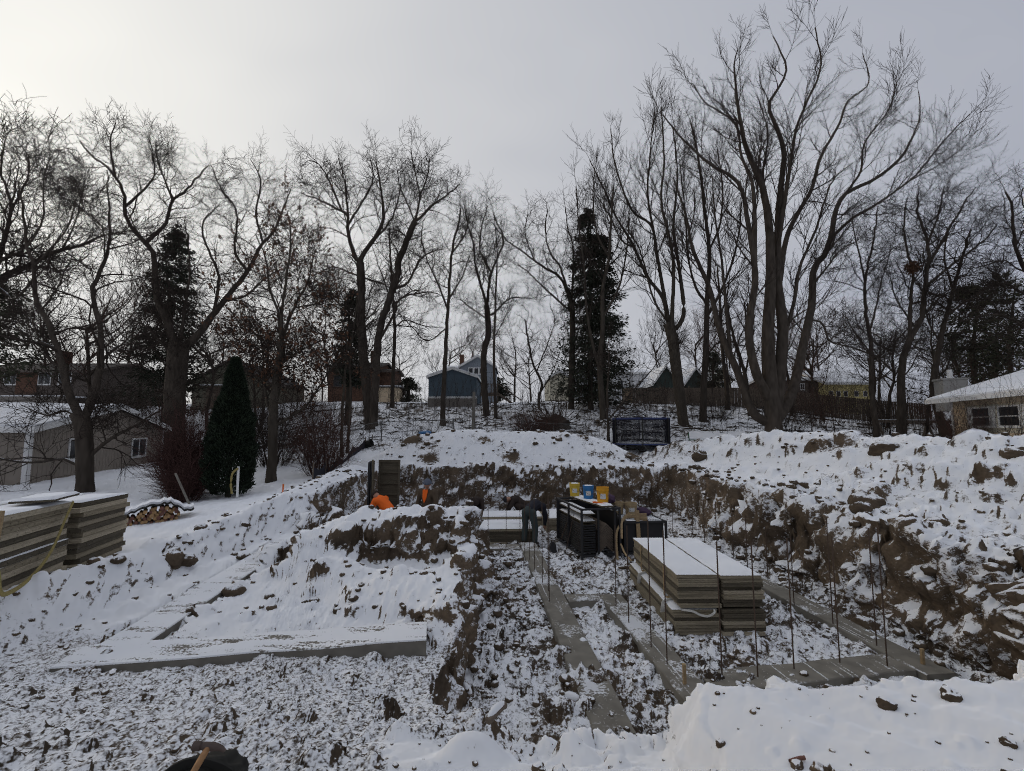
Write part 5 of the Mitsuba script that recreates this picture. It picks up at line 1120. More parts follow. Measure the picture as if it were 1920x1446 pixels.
(HC, FC, _), _, _ = on_hill('cream_house', 'cream walled house seen end on, centre right of the rise', 1031, 1068, 50, 748, 708, 698, 8, 'cream_siding', ov=0.15)
(HGr, FGr, _), _, _ = on_hill('grey_house', 'plain grey gabled house beside the cream house', 1080, 1124, 54, 744, 697, 684, 8, 'grey_siding', ov=0.15)
(HW, FW, _), _, _ = on_hill('white_house', 'white house with a dark roof behind the board fence', 1150, 1222, 58, 748, 700, 688, 8, 'white_siding', roof='dark_roof', ridge='x', ov=0.3)
window(FW, HW, 0.9, 3.3, 0.7, 1.0); window(FW, HW, 3.6, 3.3, 0.7, 1.0)
(HGn, FGn, _), _, _ = on_hill('green_house', 'dark green house with paired snowy gables behind the board fence', 1232, 1268, 52, 748, 712, 688, 7, 'green_roof', ov=0.5, trimc='trim')
(HGn2, _, _), _, _ = on_hill('green_house', 'second dark green gable right of the paired gables', 1288, 1324, 53, 748, 716, 692, 7, 'green_roof', ov=0.5, trimc='trim')
(HW2, FW2, _), _, _ = on_hill('white_gable_house', 'small cream gabled house with one window between the bare trunks', 1342, 1372, 56, 748, 708, 690, 6, 'cream_siding', ov=0.3)
window(FW2, HW2, 1.0, 3.2, 0.5, 0.9)
(HDk, FDk2, _), _, _ = on_hill('dark_brown_house', 'dark brown house with one small white window behind the huge tree', 1468, 1542, 48, 750, 712, 702, 7, 'dark_siding', ridge='x', ov=0.3)
window(FDk2, HDk, 2.1, 2.9, 0.35, 0.55)
(HY, FY, WY), _, _ = on_hill('yellow_house', 'yellow house with small dark windows and a snowy roof', 1548, 1640, 47, 752, 718, 690, 8, 'yellow_siding', ridge='x', ov=0.4)
for x in (0.6, 1.35, 2.1, 3.2, 4.1): window(FY, HY, x, 2.25, 0.36, 0.5, None, 0.04, False)
put('chimney', FY(rbox(0.5, 0.5, 1.6, (1.0, 4.2, 4.6))), 'brick_red', HY)
# board fence along the rise
def fence():
    P = [(1168, 728, 746, 47), (1186, 727, 758, 43), (1400, 727, 760, 43), (1492, 734, 772, 42), (1562, 742, 784, 41), (1645, 750, 796, 40), (1750, 758, 806, 38)]
    key = thing('board_fence', 'long weathered brown board fence along the rise on the right', 'fence')
    for (u0, t0, b0, y0), (u1, t1, b1, y1) in zip(P[:-1], P[1:]):
        n = max(1, int(abs(u1 - u0) / 43))
        for i in range(n):
            q = [i / n, (i + 1) / n]; g = lambda a, b, t: a + (b - a) * t
            lo = [at_y(g(u0, u1, t), g(b0, b1, t) + 8, g(y0, y1, t)) for t in q]; hi = [at_y(g(u0, u1, t), g(t0, t1, t), g(y0, y1, t)) for t in q]
            d = hi[1] - hi[0]; d[2] = 0; L = np.linalg.norm(d); Fp = frame((lo[0][0], lo[0][1], 0), d); m = max(3, int(L / 0.15)); bs = []
            for j in range(m):
                t = (j + 0.5) / m; zt, zl = g(hi[0][2], hi[1][2], t), g(lo[0][2], lo[1][2], t)
                bs.append(rbox(L / m - 0.012, 0.022, zt - zl - 0.04 * R.random(), (L * t, 0.012 * (j % 2), (zt + zl) / 2)))
            p = put('fence_panel', Fp(join(bs)), 'old_board', key, kind='stuff'); labels[p] = {'kind': 'stuff'}
            put('rail', Fp(plank((0, 0.04, hi[0][2] - 0.3), (L, 0.04, hi[1][2] - 0.3), 0.05, 0.09)), 'old_board', key)
            put('post', Fp(rbox(0.11, 0.11, hi[0][2] - lo[0][2] + 0.12, (0, 0.0, (hi[0][2] + lo[0][2]) / 2 + 0.06))), 'old_board', key)
fence()
# trampoline
def trampoline():
    key = thing('trampoline', 'round trampoline with blue edged black safety net beyond the spoil heap', 'trampoline')
    c = np.array([7.55, 27.0, 1.75]); r, zf = 1.62, 0.55
    diffuse('blue_pad', (0.028, 0.040, 0.115), 0.6); diffuse('net_cord', (0.012, 0.012, 0.018), 0.9)
    def circ(rad, z, rr, n=40, k=6):
        th = np.linspace(0, 2 * PI, n); return tubes((np.stack([rad * np.cos(th), rad * np.sin(th), np.full(n, z)], 1) + c)[None], np.full((1, n), rr), k)
    put('frame', circ(r, zf, 0.03), 'grey_steel', key, smooth=True)
    put('pad', moved(lathe([(r - 0.26, zf + 0.03), (r + 0.03, zf + 0.05), (r + 0.05, zf - 0.02), (r - 0.26, zf + 0.01), (r - 0.26, zf + 0.03)], 40), c), 'blue_pad', key)
    put('mat', moved(lathe([(0.001, zf + 0.004), (r - 0.27, zf + 0.004), (r - 0.27, zf - 0.004), (0.001, zf - 0.004)], 40), c), 'black_cloth', key)
    put('snow', moved(lathe([(0.001, zf + 0.10), (r * 0.6, zf + 0.095), (r - 0.2, zf + 0.075), (r - 0.1, zf + 0.055)], 40), c), 'snow', key, smooth=True)
    for i in range(6):
        a = i * PI / 3 + 0.3; p = c + [r * math.cos(a), r * math.sin(a), 0]; t = np.array([-math.sin(a), math.cos(a), 0]) * 0.45
        put('leg', wire([p + t * 0.1 + [0, 0, zf], p + t + [0, 0, 0.05], p + t * 2 + [0, 0, 0.02], p + t * 2.2 + [0, 0, zf]], 0.022), 'grey_steel', key, smooth=True)
        q = c + [(r + 0.05) * math.cos(a), (r + 0.05) * math.sin(a), 0]; put('net_pole', bar(q + [0, 0, 0.2], q + [0, 0, 2.05], 0.03, 8), 'black_cloth', key)
    th = np.linspace(0, 2 * PI, 150, endpoint=False); net = []
    zs = np.linspace(zf + 0.05, 2.0, 8)
    cols = np.stack([np.stack([r * np.cos(th), r * np.sin(th), np.full_like(th, z)], 1) for z in zs], 1) + c
    net.append(tubes(cols, np.full(cols.shape[:2], 0.011), 3))
    t2 = np.linspace(0, 2 * PI, 60)
    rows = np.stack([np.stack([r * np.cos(t2), r * np.sin(t2), np.full_like(t2, z)], 1) for z in np.linspace(zf + 0.05, 2.0, 30)], 0) + c
    net.append(tubes(rows, np.full(rows.shape[:2], 0.011), 3))
    put('net', join(net), 'net_cord', key, smooth=True)
    put('net_hem', moved(lathe([(r - 0.01, 1.96), (r + 0.01, 1.96), (r + 0.01, 2.05), (r - 0.01, 2.05), (r - 0.01, 1.96)], 40), c), 'blue_pad', key)
trampoline()
a, b = at_y(1296, 832, 27.5), at_y(1400, 832, 26.5); a[2] = b[2] = 1.3
K, FS, WS = gable('garden_shed', 'low pale garden shed with a green gable and snowy roof behind the spoil heap', a, a + [0.0, -2.6, 0], 3.3, 1.06, 0.42, 'shed_wall', 'shed_green', ov=0.12, ovy=0.12, cat='shed', trimc='shed_green') if False else gable('garden_shed', 'low pale garden shed with green roof edges and snow behind the spoil heap', a, b, 2.6, 1.12, 0.38, 'shed_wall', 'shed_green', ov=0.12, ovy=0.1, cat='shed', ridge='x', trimc='shed_green')
# play beam on trestles, posts
def playbeam():
    key = thing('swing_beam', 'grey wooden swing beam on splayed trestle legs in front of the fence', 'swing frame')
    p, q = at_y(1640, 790, 30), at_y(1785, 791, 30); put('beam', plank(p, q, 0.13, 0.17), 'old_board', key); put('snow', plank(p + [0, 0, .11], q + [0, 0, .11], 0.12, 0.05), 'snow', key)
    for u in (1646, 1738, 1775):
        t = at_y(u, 792, 30)
        for s in (-1, 1): put('leg', plank(t, t + [s * 0.55, 0.1 * s, -1.35], 0.10, 0.10, (0, 1, 0)), 'old_board', key)
playbeam()
diffuse('grey_timber', wood_fn((0.10, 0.092, 0.08), (0.22, 0.205, 0.18), 4, 4, 3), 0.9)
k = thing('wooden_post', 'tall grey wooden post on the slope below the blue house', 'post'); p = at_y(887, 806, 31); q = at_y(889, 735, 31); put('post', bar(p - [0, 0, .4], q, 0.12, 10, 0.10), 'grey_timber', k); put('wire_stub', bar(q, q + [0, 0, 0.25], 0.02), 'grey_steel', k)
k = thing('power_line', 'thin overhead wire crossing the slope to the blue house', 'wire'); put('wire', wire([at_y(700, 695, 44), at_y(800, 706, 43), at_y(870, 700, 43), at_y(1000, 696, 44), at_y(1150, 690, 46)], 0.013, 4, 60), 'black_steel', k, smooth=True)
# fences near the left bank
def silt():
    key = thing('silt_fence', 'sagging black silt fence with snow along the far left bank', 'fence')
    B = [(586, 893, 16.2), (610, 876, 18), (632, 861, 20), (660, 853, 22.5), (684, 848, 24.5), (697, 842, 25.5)]
    P = [at_y(u, v, y) for u, v, y in B]
    for i, p in enumerate(P):
        p[2] = gz(p[0], p[1]) - 0.02
        put('stake', plank(p - [0, 0, .2], p + [0.02, 0, 0.62], 0.035, 0.035, (0, 1, 0)), 'old_board', key)
    rows = []
    for i in range(len(P) - 1):
        for t in np.linspace(0, 1, 9)[:-1]: rows.append((P[i] * (1 - t) + P[i + 1] * t, 0.52 - 0.32 * math.sin(PI * t) * (0.6 + 0.4 * ((i * 7) % 3) / 2)))
    rows.append((P[-1], 0.52))
    b = np.array([r[0] for r in rows]); h = np.array([r[1] for r in rows])
    for i in range(len(b)): b[i, 2] = gz(b[i, 0], b[i, 1]) - 0.05
    n = len(b); v = np.concatenate([b + [0.012, 0, 0], b + np.c_[np.full(n, 0.012), np.zeros(n), h], b + np.c_[np.full(n, -0.0), np.zeros(n), h], b]); f = []
    for a in range(3):
        for i in range(n - 1): f += [(a * n + i, a * n + i + 1, (a + 1) * n + i + 1), (a * n + i, (a + 1) * n + i + 1, (a + 1) * n + i)]
    put('fabric', (v, np.array(f)), 'navy_cloth', key)
silt()
def chainlink(label, pts, h, step, seed):
    key = thing('chain_link_fence', label, 'fence')
    P = [np.array(p, float) for p in pts]; wires = []
    for a, b in zip(P[:-1], P[1:]):
        L = np.linalg.norm((b - a)[:2]); n = max(1, int(L / step))
        for i in range(n + 1):
            q = a + (b - a) * i / n; q[2] = gz(q[0], q[1]); put('post', bar(q - [0, 0, .2], q + [0, 0, h + 0.06], 0.032, 8), 'grey_steel', key)
        top = [a + (b - a) * t for t in np.linspace(0, 1, n + 1)]
        for q in top: q[2] = gz(q[0], q[1]) + h
        put('top_rail', wire(top, 0.02, 6, 2 * n + 2) if n > 1 else bar(top[0], top[1], 0.02), 'grey_steel', key, smooth=True)
        m = int(L / 0.16)
        for s in (-1, 1):
            for i in range(m):
                x0 = i / m; x1 = min(max(x0 + s * h / L, 0), 1)
                p0, p1 = a + (b - a) * x0, a + (b - a) * x1
                p0[2] = np.interp(x0, np.linspace(0, 1, n + 1), [t[2] for t in top]) - h; p1[2] = np.interp(x1, np.linspace(0, 1, n + 1), [t[2] for t in top])
                wires.append(np.array([p0, p1]))
    w = np.array(wires); put('mesh', tubes(w, np.full(w.shape[:2], 0.005), 3), 'grey_steel', key)
chainlink('chain link fence on the slope behind the left bank', [(-9.2, 20.5, 0), (-9.8, 23, 0), (-7.5, 26.5, 0), (-3.5, 27.5, 0)], 1.15, 2.2, 1)
chainlink('short chain link fence under the uprooted stump', [(0.6, 29.0, 0), (4.6, 28.6, 0)], 0.95, 2.0, 2)
# woodpile, posts by the evergreen
def woodpile():
    key = thing('firewood_pile', 'stack of split firewood under a dark snowy tarp beside the left stacks', 'firewood')
    a, b = at_z(238, 985, 0.95), at_z(340, 965, 1.08); F2 = frame((a[0], a[1], 0), (b - a)[:2]); W = np.linalg.norm((b - a)[:2])
    rng = np.random.default_rng(4); n = 0
    diffuse('cut_wood', wood_fn((0.22, 0.125, 0.055), (0.46, 0.30, 0.15), 14, 14, 14), 0.85)
    wp = lambda x: 0.05 + 0.33 * np.interp(x / W, [-0.1, 0.1, 0.45, 0.68, 0.9, 1.05], [0.15, 0.45, 0.8, 1.0, 0.55, 0.1])
    for r in range(8):
        for i in range(int(W / 0.09)):
            x = (i + 0.5 * (r % 2)) * 0.09 + rng.normal(0, 0.014); z = r * 0.072 + rng.normal(0, 0.01)
            if z > wp(x): continue
            zb = gz(*(F2((np.array([[x, 0, 0]]), None))[0][0][:2]))
            put('log', F2(bar((x, -0.02 + rng.normal(0, 0.03), zb + z + 0.03), (x, 0.42, zb + z + 0.03), rng.uniform(0.028, 0.052), 7)), ('cut_wood', 'cut_wood', 'red_wood')[n % 3], key); n += 1
    xs = np.linspace(-0.15, W + 0.25, 22); tz = [gz(*(F2((np.array([[x, 0.2, 0]]), None))[0][0][:2])) + 0.05 + wp(x) + 0.10 * (rng.random() - 0.3) for x in xs]
    for nm, mat, dz, y0, y1, th in (('tarp', 'black_cloth', 0.0, -0.06, 0.6, 0.035), ('snow', 'snow', 0.036, 0.06, 0.58, 0.05)):
        poly = [(x, z + dz) for x, z in zip(xs, tz)] + [(x, z + dz + th) for x, z in zip(xs[::-1], tz[::-1])]
        put(nm, F2(prism(poly, y0, y1)), mat, key)
woodpile()
k = thing('metal_pole', 'grey metal pole leaning by the red brown shrub', 'pole'); put('pole', bar(at_y(356, 948, 12.6), at_y(329, 888, 12.9), 0.028, 8), 'grey_timber', k)
k = thing('white_post', 'white post with a yellow hose loop under the clipped evergreen', 'post'); p = at_y(445, 926, 14.0); put('post', bar([p[0], p[1], p[2] - 0.1], at_y(447, 875, 14.0), 0.035, 8), 'trim', k)
k = thing('garden_hose', 'coil of yellow hose hanging from the white post', 'hose'); put('hose', wire([at_y(447, 878, 13.95), at_y(436, 888, 13.9), at_y(433, 908, 13.9), at_y(435, 926, 13.9)], 0.03, 7), 'yellow_web', k, smooth=True)
k = thing('plastic_sheet', 'crumpled blue sheet lying in the snow on the slope', 'sheet'); put('sheet', rag(at_y(798, 811, 29) - [0, 0, 0.05], np.array([0.45, 0.3, 0.14]), 6), 'blue_plastic', k, smooth=True)
k = thing('black_bin', 'dark tipped bin in the snow at the end of the silt fence', 'bin'); p = at_y(684, 843, 24.6); p[2] = gz(p[0], p[1]) + 0.12; put('body', moved(lathe([(0.001, 0), (0.16, 0), (0.21, 0.42), (0.19, 0.42), (0.14, 0.03), (0.001, 0.03)], 16), p, 0, 0.2, 1.2), 'black_cloth', k)

# ---------------------------------------------------------------- evergreens, shrubs, far trees, litter
diffuse('needle_dark', lambda p, n, uv: mix((0.006, 0.010, 0.006), (0.020, 0.032, 0.016), noise(p.x * 7, p.y * 7, p.z * 7)), 0.8)
diffuse('needle_spruce', lambda p, n, uv: mix((0.014, 0.018, 0.012), (0.050, 0.056, 0.038), noise(p.x * 5, p.y * 5, p.z * 5)), 0.85)
diffuse('needle_pine', lambda p, n, uv: mix((0.018, 0.022, 0.014), (0.062, 0.066, 0.040), noise(p.x * 5, p.y * 5, p.z * 5)), 0.85)
diffuse('dead_leaf', lambda p, n, uv: mix((0.060, 0.030, 0.018), (0.15, 0.075, 0.042), noise(p.x * 9, p.y * 9, p.z * 9)), 0.85)
def blades(c, d, w, l, rng):
    """Folded leaf-shaped blades at c along d."""
    n = len(c); d = unit(d); s = unit(np.cross(d, rng.normal(size=(n, 3)))); u = np.cross(s, d)
    w = np.broadcast_to(w, (n,))[:, None]; l = np.broadcast_to(l, (n,))[:, None]
    v = np.stack([c, c + d * l * .45 + s * w / 2 + u * w * .2, c + d * l, c + d * l * .45 - s * w / 2 + u * w * .2], 1).reshape(-1, 3)
    i = np.arange(n)[:, None] * 4
    return v, np.vstack([i + [0, 1, 2], i + [0, 2, 3]])
def arborvitae():
    key = thing('arborvitae', 'dense dark conical evergreen beside the red brown shrub', 'evergreen')
    rng = np.random.default_rng(8); y = 14.7; x = (437 - CX) / F * y; z0 = gz(x, y) - 0.05; h = at_y(437, 670, y)[2] - z0
    put('trunk', bar((x, y, z0 - 0.2), (x, y, z0 + h * 0.6), 0.09, 8, 0.04), 'bark', key)
    n = 34000; t = rng.random(n) ** 0.8; th = rng.random(n) * 2 * PI
    prof = np.interp(t, [0, 0.06, 0.22, 0.45, 0.7, 0.88, 1.0], [0.45, 0.66, 0.70, 0.57, 0.37, 0.20, 0.03])
    lump = 0.55 + 0.9 * meshkit.fbm(np.stack([np.cos(th) * 2.2, np.sin(th) * 2.2, t * 9], -1), 3, 4)
    r = prof * lump * np.sqrt(0.45 + 0.55 * rng.random(n))
    c = np.stack([x + r * np.cos(th), y + r * np.sin(th), z0 + 0.12 + t * (h - 0.2)], 1)
    d = np.stack([np.cos(th) * 0.55, np.sin(th) * 0.55, np.full(n, 0.75)], 1) + rng.normal(0, 0.35, (n, 3))
    put('crown', blades(c, d, 0.035, 0.14, rng), 'needle_dark', key)
arborvitae()
def spruce(label, u, vb, vt, y, rw, seed, mat='needle_spruce', ragged=0.5, nb=170, droop=0.35, per=46, bare=0.1):
    key = thing('spruce', label, 'evergreen')
    rng = np.random.default_rng(seed); b = at_y(u, vb, y); t = at_y(u, vt, y); h = t[2] - b[2]
    put('trunk', tubes(np.array([[b - [0, 0, .3], b + [0.05, 0, h * .5], [t[0], y, t[2]]]]), np.array([[0.24, 0.15, 0.02]]), 9), 'bark', key, smooth=True)
    s = bare + (1 - bare) * np.sort(rng.random(nb)); th = rng.random(nb) * 2 * PI
    L = rw * (1 - s) ** 0.62 * (1 - ragged * rng.random(nb)) + 0.15
    m = 7; q = np.linspace(0, 1, m)
    dirs = np.stack([np.cos(th), np.sin(th)], 1)
    P = np.zeros((nb, m, 3)); P[:, :, :2] = b[:2] + dirs[:, None] * (L[:, None] * q)[..., None]
    P[:, :, 2] = (b[2] + s * h)[:, None] + L[:, None] * (-droop * q + 0.28 * q ** 3)
    put('branches', tubes(P, 0.03 * np.linspace(1, 0.2, m)[None] * np.ones((nb, 1)), 4), 'bark', key, smooth=True)
    k = rng.integers(0, nb, nb * per); f = rng.random(nb * per) ** 0.7
    i = np.minimum((f * (m - 1)).astype(int), m - 2); fr = (f * (m - 1) - i)[:, None]
    c = P[k, i] * (1 - fr) + P[k, i + 1] * fr + rng.normal(0, 1, (nb * per, 3)) * (0.07 + 0.05 * L[k])[:, None] * [1, 1, 0.8]
    d = np.c_[dirs[k] * 0.8, np.full(len(k), -0.35)] + rng.normal(0, 0.5, (len(k), 3))
    put('needles', blades(c, d, 0.10, 0.34, rng), mat, key)
spruce('ragged dark spruce standing among the bare trees right of centre', 1108, 785, 394, 37, 3.9, 1, ragged=0.5, nb=330, per=40)
spruce('second dark spruce close behind the ragged one', 1134, 785, 440, 38.5, 3.6, 2, ragged=0.5, nb=230, per=40)
spruce('tall dark spruce behind the massive old tree on the left', 306, 800, 425, 36, 4.0, 3, ragged=0.45, nb=260, per=44)
spruce('dark evergreen at the far right behind the cream brick house', 1835, 800, 535, 33, 5.2, 4, 'needle_pine', ragged=0.75, nb=150, per=30, droop=0.0)
spruce('dark evergreen at the right edge behind the chimney', 1905, 800, 515, 36, 5.2, 5, 'needle_pine', ragged=0.75, nb=140, per=30, droop=0.0)
spruce('drab pine at the left edge above the dark house', -40, 800, 520, 26, 4.6, 6, 'needle_pine', ragged=0.7, nb=110, per=34, droop=0.0, bare=0.3)
spruce('small dark shaggy evergreen hugging the straight trunked tree', 652, 790, 545, 31, 1.8, 7, ragged=0.6, nb=110, per=34, droop=0.5, bare=0.3)
spruce('small round evergreen far beyond the deck stairs', 936, 748, 708, 60, 2.2, 8, ragged=0.3, nb=80, per=30, bare=0.0)
spruce('low dark evergreen between the brick house and the blue garage', 765, 752, 708, 50, 2.4, 9, ragged=0.5, nb=80, per=30, bare=0.0)
spruce('little dark evergreen behind the fence near the green gables', 1338, 745, 660, 48, 2.0, 10, ragged=0.5, nb=90, per=30, bare=0.0)
def where_about(x, y, far=50):
    u = CX + F * x / y
    side = 'beyond' if y > far else 'on the slope before'
    for lim, w in ((180, 'the dark house at the left edge'), (350, 'the taupe shed roof'), (560, 'the olive house'), (780, 'the brown brick house'), (960, 'the blue garage'), (1130, 'the cream and grey houses'), (1330, 'the green gables'), (1530, 'the dark brown house'), (1700, 'the yellow house'), (9999, 'the cream brick house')):
        if u < lim: return f'{side} {w}'
def shrub(label, x, y, h, r, stems, seed, twig='twig', per=7, lean=0.55, name='shrub', group=None, levels=2, z=None, cat='shrub'):
    rng = np.random.default_rng(seed); key = thing(name, label, cat, group)
    z = gz(x, y) if z is None else z
    th = rng.random(stems) * 2 * PI; rr = rng.random(stems) ** 0.6 * r
    m = 7; q = np.linspace(0, 1, m)[None, :, None]
    b = np.stack([x + 0.35 * rr * np.cos(th), y + 0.35 * rr * np.sin(th), np.full(stems, z - 0.1)], 1)
    t = np.stack([x + rr * np.cos(th), y + rr * np.sin(th), z + h * (0.6 + 0.5 * rng.random(stems)) * (1 - 0.35 * (rr / r) ** 2)], 1)
    P = b[:, None] * (1 - q) + t[:, None] * q + rng.normal(0, 0.06 * h, (stems, m, 3)) * q * (1 - q) * 2
    Rr = 0.014 * np.linspace(1, 0.4, m)[None] * (0.7 + 0.6 * rng.random((stems, 1)))
    put('stems', tubes(P, Rr, 4), twig, key, smooth=True)
    a, ra = sprout(rng, P, Rr, per, 4, lambda pl, t, g: pl * (0.24 + 0.3 * g.random(t.shape)), 0.7, 0.05, 0.2, 0.15, 0.6, 0.005)
    parts = [tubes(a, ra, 3)]
    if levels > 1:
        c, rc = sprout(rng, a, ra, 3, 3, lambda pl, t, g: pl * (0.35 + 0.4 * g.random(t.shape)), 0.8, 0.03, 0.2, 0.1, 0.7, 0.0045); parts.append(tubes(c, rc, 3))
    put('twigs', join(parts), twig, key, smooth=True); return key
diffuse('twig_rust', (0.066, 0.036, 0.032), 0.9, spec=0.1)
shrub('dense red brown shrub between the shed and the clipped evergreen', -10.7, 15.2, 1.95, 0.95, 150, 1, 'twig_rust', 9)
shrub('smaller red brown shrub at the front of the dense one', -9.9, 14.2, 1.1, 0.7, 70, 2, 'twig_rust', 8)
shrub('thin reddish brush right of the grey trunked tree', -7.6, 18.6, 2.2, 1.4, 70, 3, 'twig_red', 8)
shrub('tangled brush behind the grey trunked tree', -10.8, 21.0, 2.6, 1.8, 80, 4, 'twig', 7)
shrub('tan brush against the wall of the cream brick house', 20.4, 20.8, 2.2, 0.9, 46, 5, 'twig_red', 7, z=2.0)
shrub('bare brush before the windows of the cream brick house', 18.6, 17.2, 2.9, 1.1, 14, 6, 'twig', 6, z=2.0)
shrub('brown brush on the slope above the spoil heap', 1.5, 29.5, 1.3, 1.8, 90, 7, 'twig_red', 7)
for i, (x, y, h, r) in enumerate(((-14, 26, 2.6, 2.0), (-19, 30, 3.0, 2.4), (-12.5, 30, 2.2, 1.8), (-24, 33, 3.2, 2.5), (18, 30, 2.6, 2.2), (22, 33, 3.2, 2.4), (25.5, 31, 3.4, 2.4), (28, 29, 3.8, 2.6), (15, 34, 2.0, 1.8), (-16.5, 37, 2.5, 2.2), (29, 41, 4.5, 3.0), (24, 45, 4.0, 3.0), (19.5, 47, 4.0, 2.6), (33, 35, 5.0, 3.2), (-31, 37, 4.0, 3.0), (30.5, 25.5, 4.5, 3.0), (36, 30, 5.5, 3.5))):
    w = ('grey brown', 'reddish')[i % 2] + ' leafless thicket ' + where_about(x, y, 40); shrub(w, x, y, h, r, 40, 20 + i, ('twig', 'twig_red')[i % 2], 6, group=w)
# saplings and slim trunks
tree(131, 21.5, [(None, [(641, 858), (641, 800), (643, 740), (648, 690), (650, 640), (640, 590), (632, 540)], 9, 2), (0, [(645, 710), (625, 680), (610, 660)], 4, 1.5), (0, [(649, 660), (670, 620), (690, 610)], 4, 1.5)], 'left one of a pair of slim trunks by the silt fence', bark='bark_grey', dens=0.8, wander=0.3)
tree(132, 21.8, [(None, [(652, 850), (655, 790), (657, 730), (655, 680), (662, 620), (668, 570)], 8, 2), (0, [(656, 700), (680, 680), (705, 665)], 3, 1.5)], 'right one of a pair of slim trunks by the silt fence', bark='bark_grey', dens=0.8, wander=0.3)
tree(133, 28.0, [(None, [(1141, 832), (1140, 790), (1138, 740), (1142, 690), (1140, 640)], 8, 2), (0, [(1139, 790), (1180, 740), (1225, 690), (1250, 650)], 5, 1.5), (0, [(1140, 800), (1170, 770), (1200, 760)], 4, 1.5)], 'slim sapling with a long slanting bough beside the trampoline', dens=0.9)
tree(134, 36.0, [(None, [(1408, 780), (1402, 740), (1396, 700), (1378, 640), (1366, 590), (1358, 540)], 13, 3), (0, [(1396, 700), (1410, 640), (1415, 590)], 5, 2)], 'leaning bare tree half hidden behind the huge one', dens=0.8)
tree(135, 40.0, [(None, [(1365, 770), (1362, 720), (1356, 670), (1352, 620), (1350, 560), (1345, 500)], 12, 3), (0, [(1354, 650), (1340, 600), (1335, 560)], 4, 2)], 'straight bare tree behind the fence left of the huge one', dens=0.8)
tree(136, 30.0, [(None, [(1736, 820), (1740, 770), (1748, 730), (1752, 690), (1745, 640), (1750, 590)], 9, 2), (0, [(1748, 720), (1775, 690), (1790, 650)], 4, 1.5)], 'slim leaning trunk near the swing beam', dens=1.0)
k = thing('squirrel_nest', 'dark ball of leaves and twigs in the forked tree on the right', 'nest'); rng = np.random.default_rng(3); c = at_y(1711, 503, 27.2) + rng.normal(0, 0.16, (420, 3)); put('leaves', blades(c, rng.normal(size=(420, 3)), 0.09, 0.2, rng), 'dead_leaf', k)
def roots():
    key = thing('uprooted_stump', 'uprooted stump with a dark root plate on the slope', 'stump'); rng = np.random.default_rng(12)
    c = at_y(1040, 792, 31); c[2] = gz(c[0], c[1])
    m = trimesh.creation.icosphere(4, 1.0); v = np.array(m.vertices); v = v * (0.35 + 1.3 * meshkit.fbm(v * 2.6, 4, 9))[:, None] * [1.0, 0.5, 0.62]
    put('root_plate', (v + c + [0, 0, 0.25], np.array(m.faces)), 'bark', key, smooth=True)
    for i in range(26):
        th = rng.random() * PI; d = np.array([math.cos(th), -0.2, math.sin(th)]); p = c + d * [1.1, .5, .7] + [0, -0.2, 0.2]
        put('root', wire([p, p + d * 0.5 + rng.normal(0, 0.1, 3), p + d * rng.uniform(0.7, 1.4) + rng.normal(0, 0.25, 3)], 0.028, 5), 'bark', key, smooth=True)
roots()
def far_trees():
    rng0 = np.random.default_rng(77)
    XY = [(-52, 60), (-44, 52), (-37, 58), (-30, 52), (-25, 60), (-20, 54), (-15, 62), (-11, 56), (-5, 66), (-1, 60), (4, 70), (9, 62), (14, 66), (19, 60), (24, 58), (29, 62), (34, 55), (40, 58), (46, 50), (53, 56), (-34, 42), (-27, 39), (-20, 40), (27, 38), (33, 42), (39, 40), (45, 42), (-42, 40), (-14, 46), (23, 52), (31, 48), (38, 47), (50, 44), (36, 34), (43, 33), (-29, 34), (-25.5, 37), (-23, 33), (-20.5, 36), (-33, 36), (28, 35), (24, 40)]
    for i, (x, y) in enumerate(XY):
        rng = np.random.default_rng(500 + i); h = rng.uniform(10, 15) * (1.0 if y > 50 else 0.95)
        x, y = x + rng.normal(0, 1.2), y + rng.normal(0, 1.2); z = gz(x, y)
        w = where_about(x, y); key = thing('far_tree', ('spreading' if i % 2 == 0 else 'upswept') + ' bare tree ' + w, 'tree', ('spreading' if i % 2 == 0 else 'upswept') + ' bare trees ' + w)
        lean = rng.normal(0, 0.05, 2); tk = np.array([[x + lean[0] * h * t + rng.normal(0, .08), y + lean[1] * h * t, z - 0.4 + t * h * 0.62] for t in np.linspace(0, 1, 6)])
        limbs = [(tk, 0.012 * h, 0.006 * h)]
        for j in range(int(rng.integers(7, 10))):
            t = rng.uniform(0.38, 1.0) if j else 1.0; p = tk[0] + (tk[-1] - tk[0]) * t; p = np.array([np.interp(t, np.linspace(0, 1, 6), tk[:, q]) for q in range(3)])
            th = rng.random() * 2 * PI; L = h * rng.uniform(0.28, 0.5); up = rng.uniform(0.65, 1.3)
            d = unit(np.array([math.cos(th), math.sin(th), up])); e = p + d * L + [0, 0, L * 0.15]
            limbs.append((np.array([p, p + d * L * 0.35 - [0, 0, 0.03 * L] + rng.normal(0, 0.15, 3), p + d * L * 0.7 + rng.normal(0, 0.2, 3), e]), 0.0058 * h, 0.012))
        grow(key, rng, limbs, style=('oak', 'maple')[i % 2], dens=0.5, rmin=0.0145, trunk_sides=8, twig=('twig', 'twig_red')[i % 3 == 2])
far_trees()
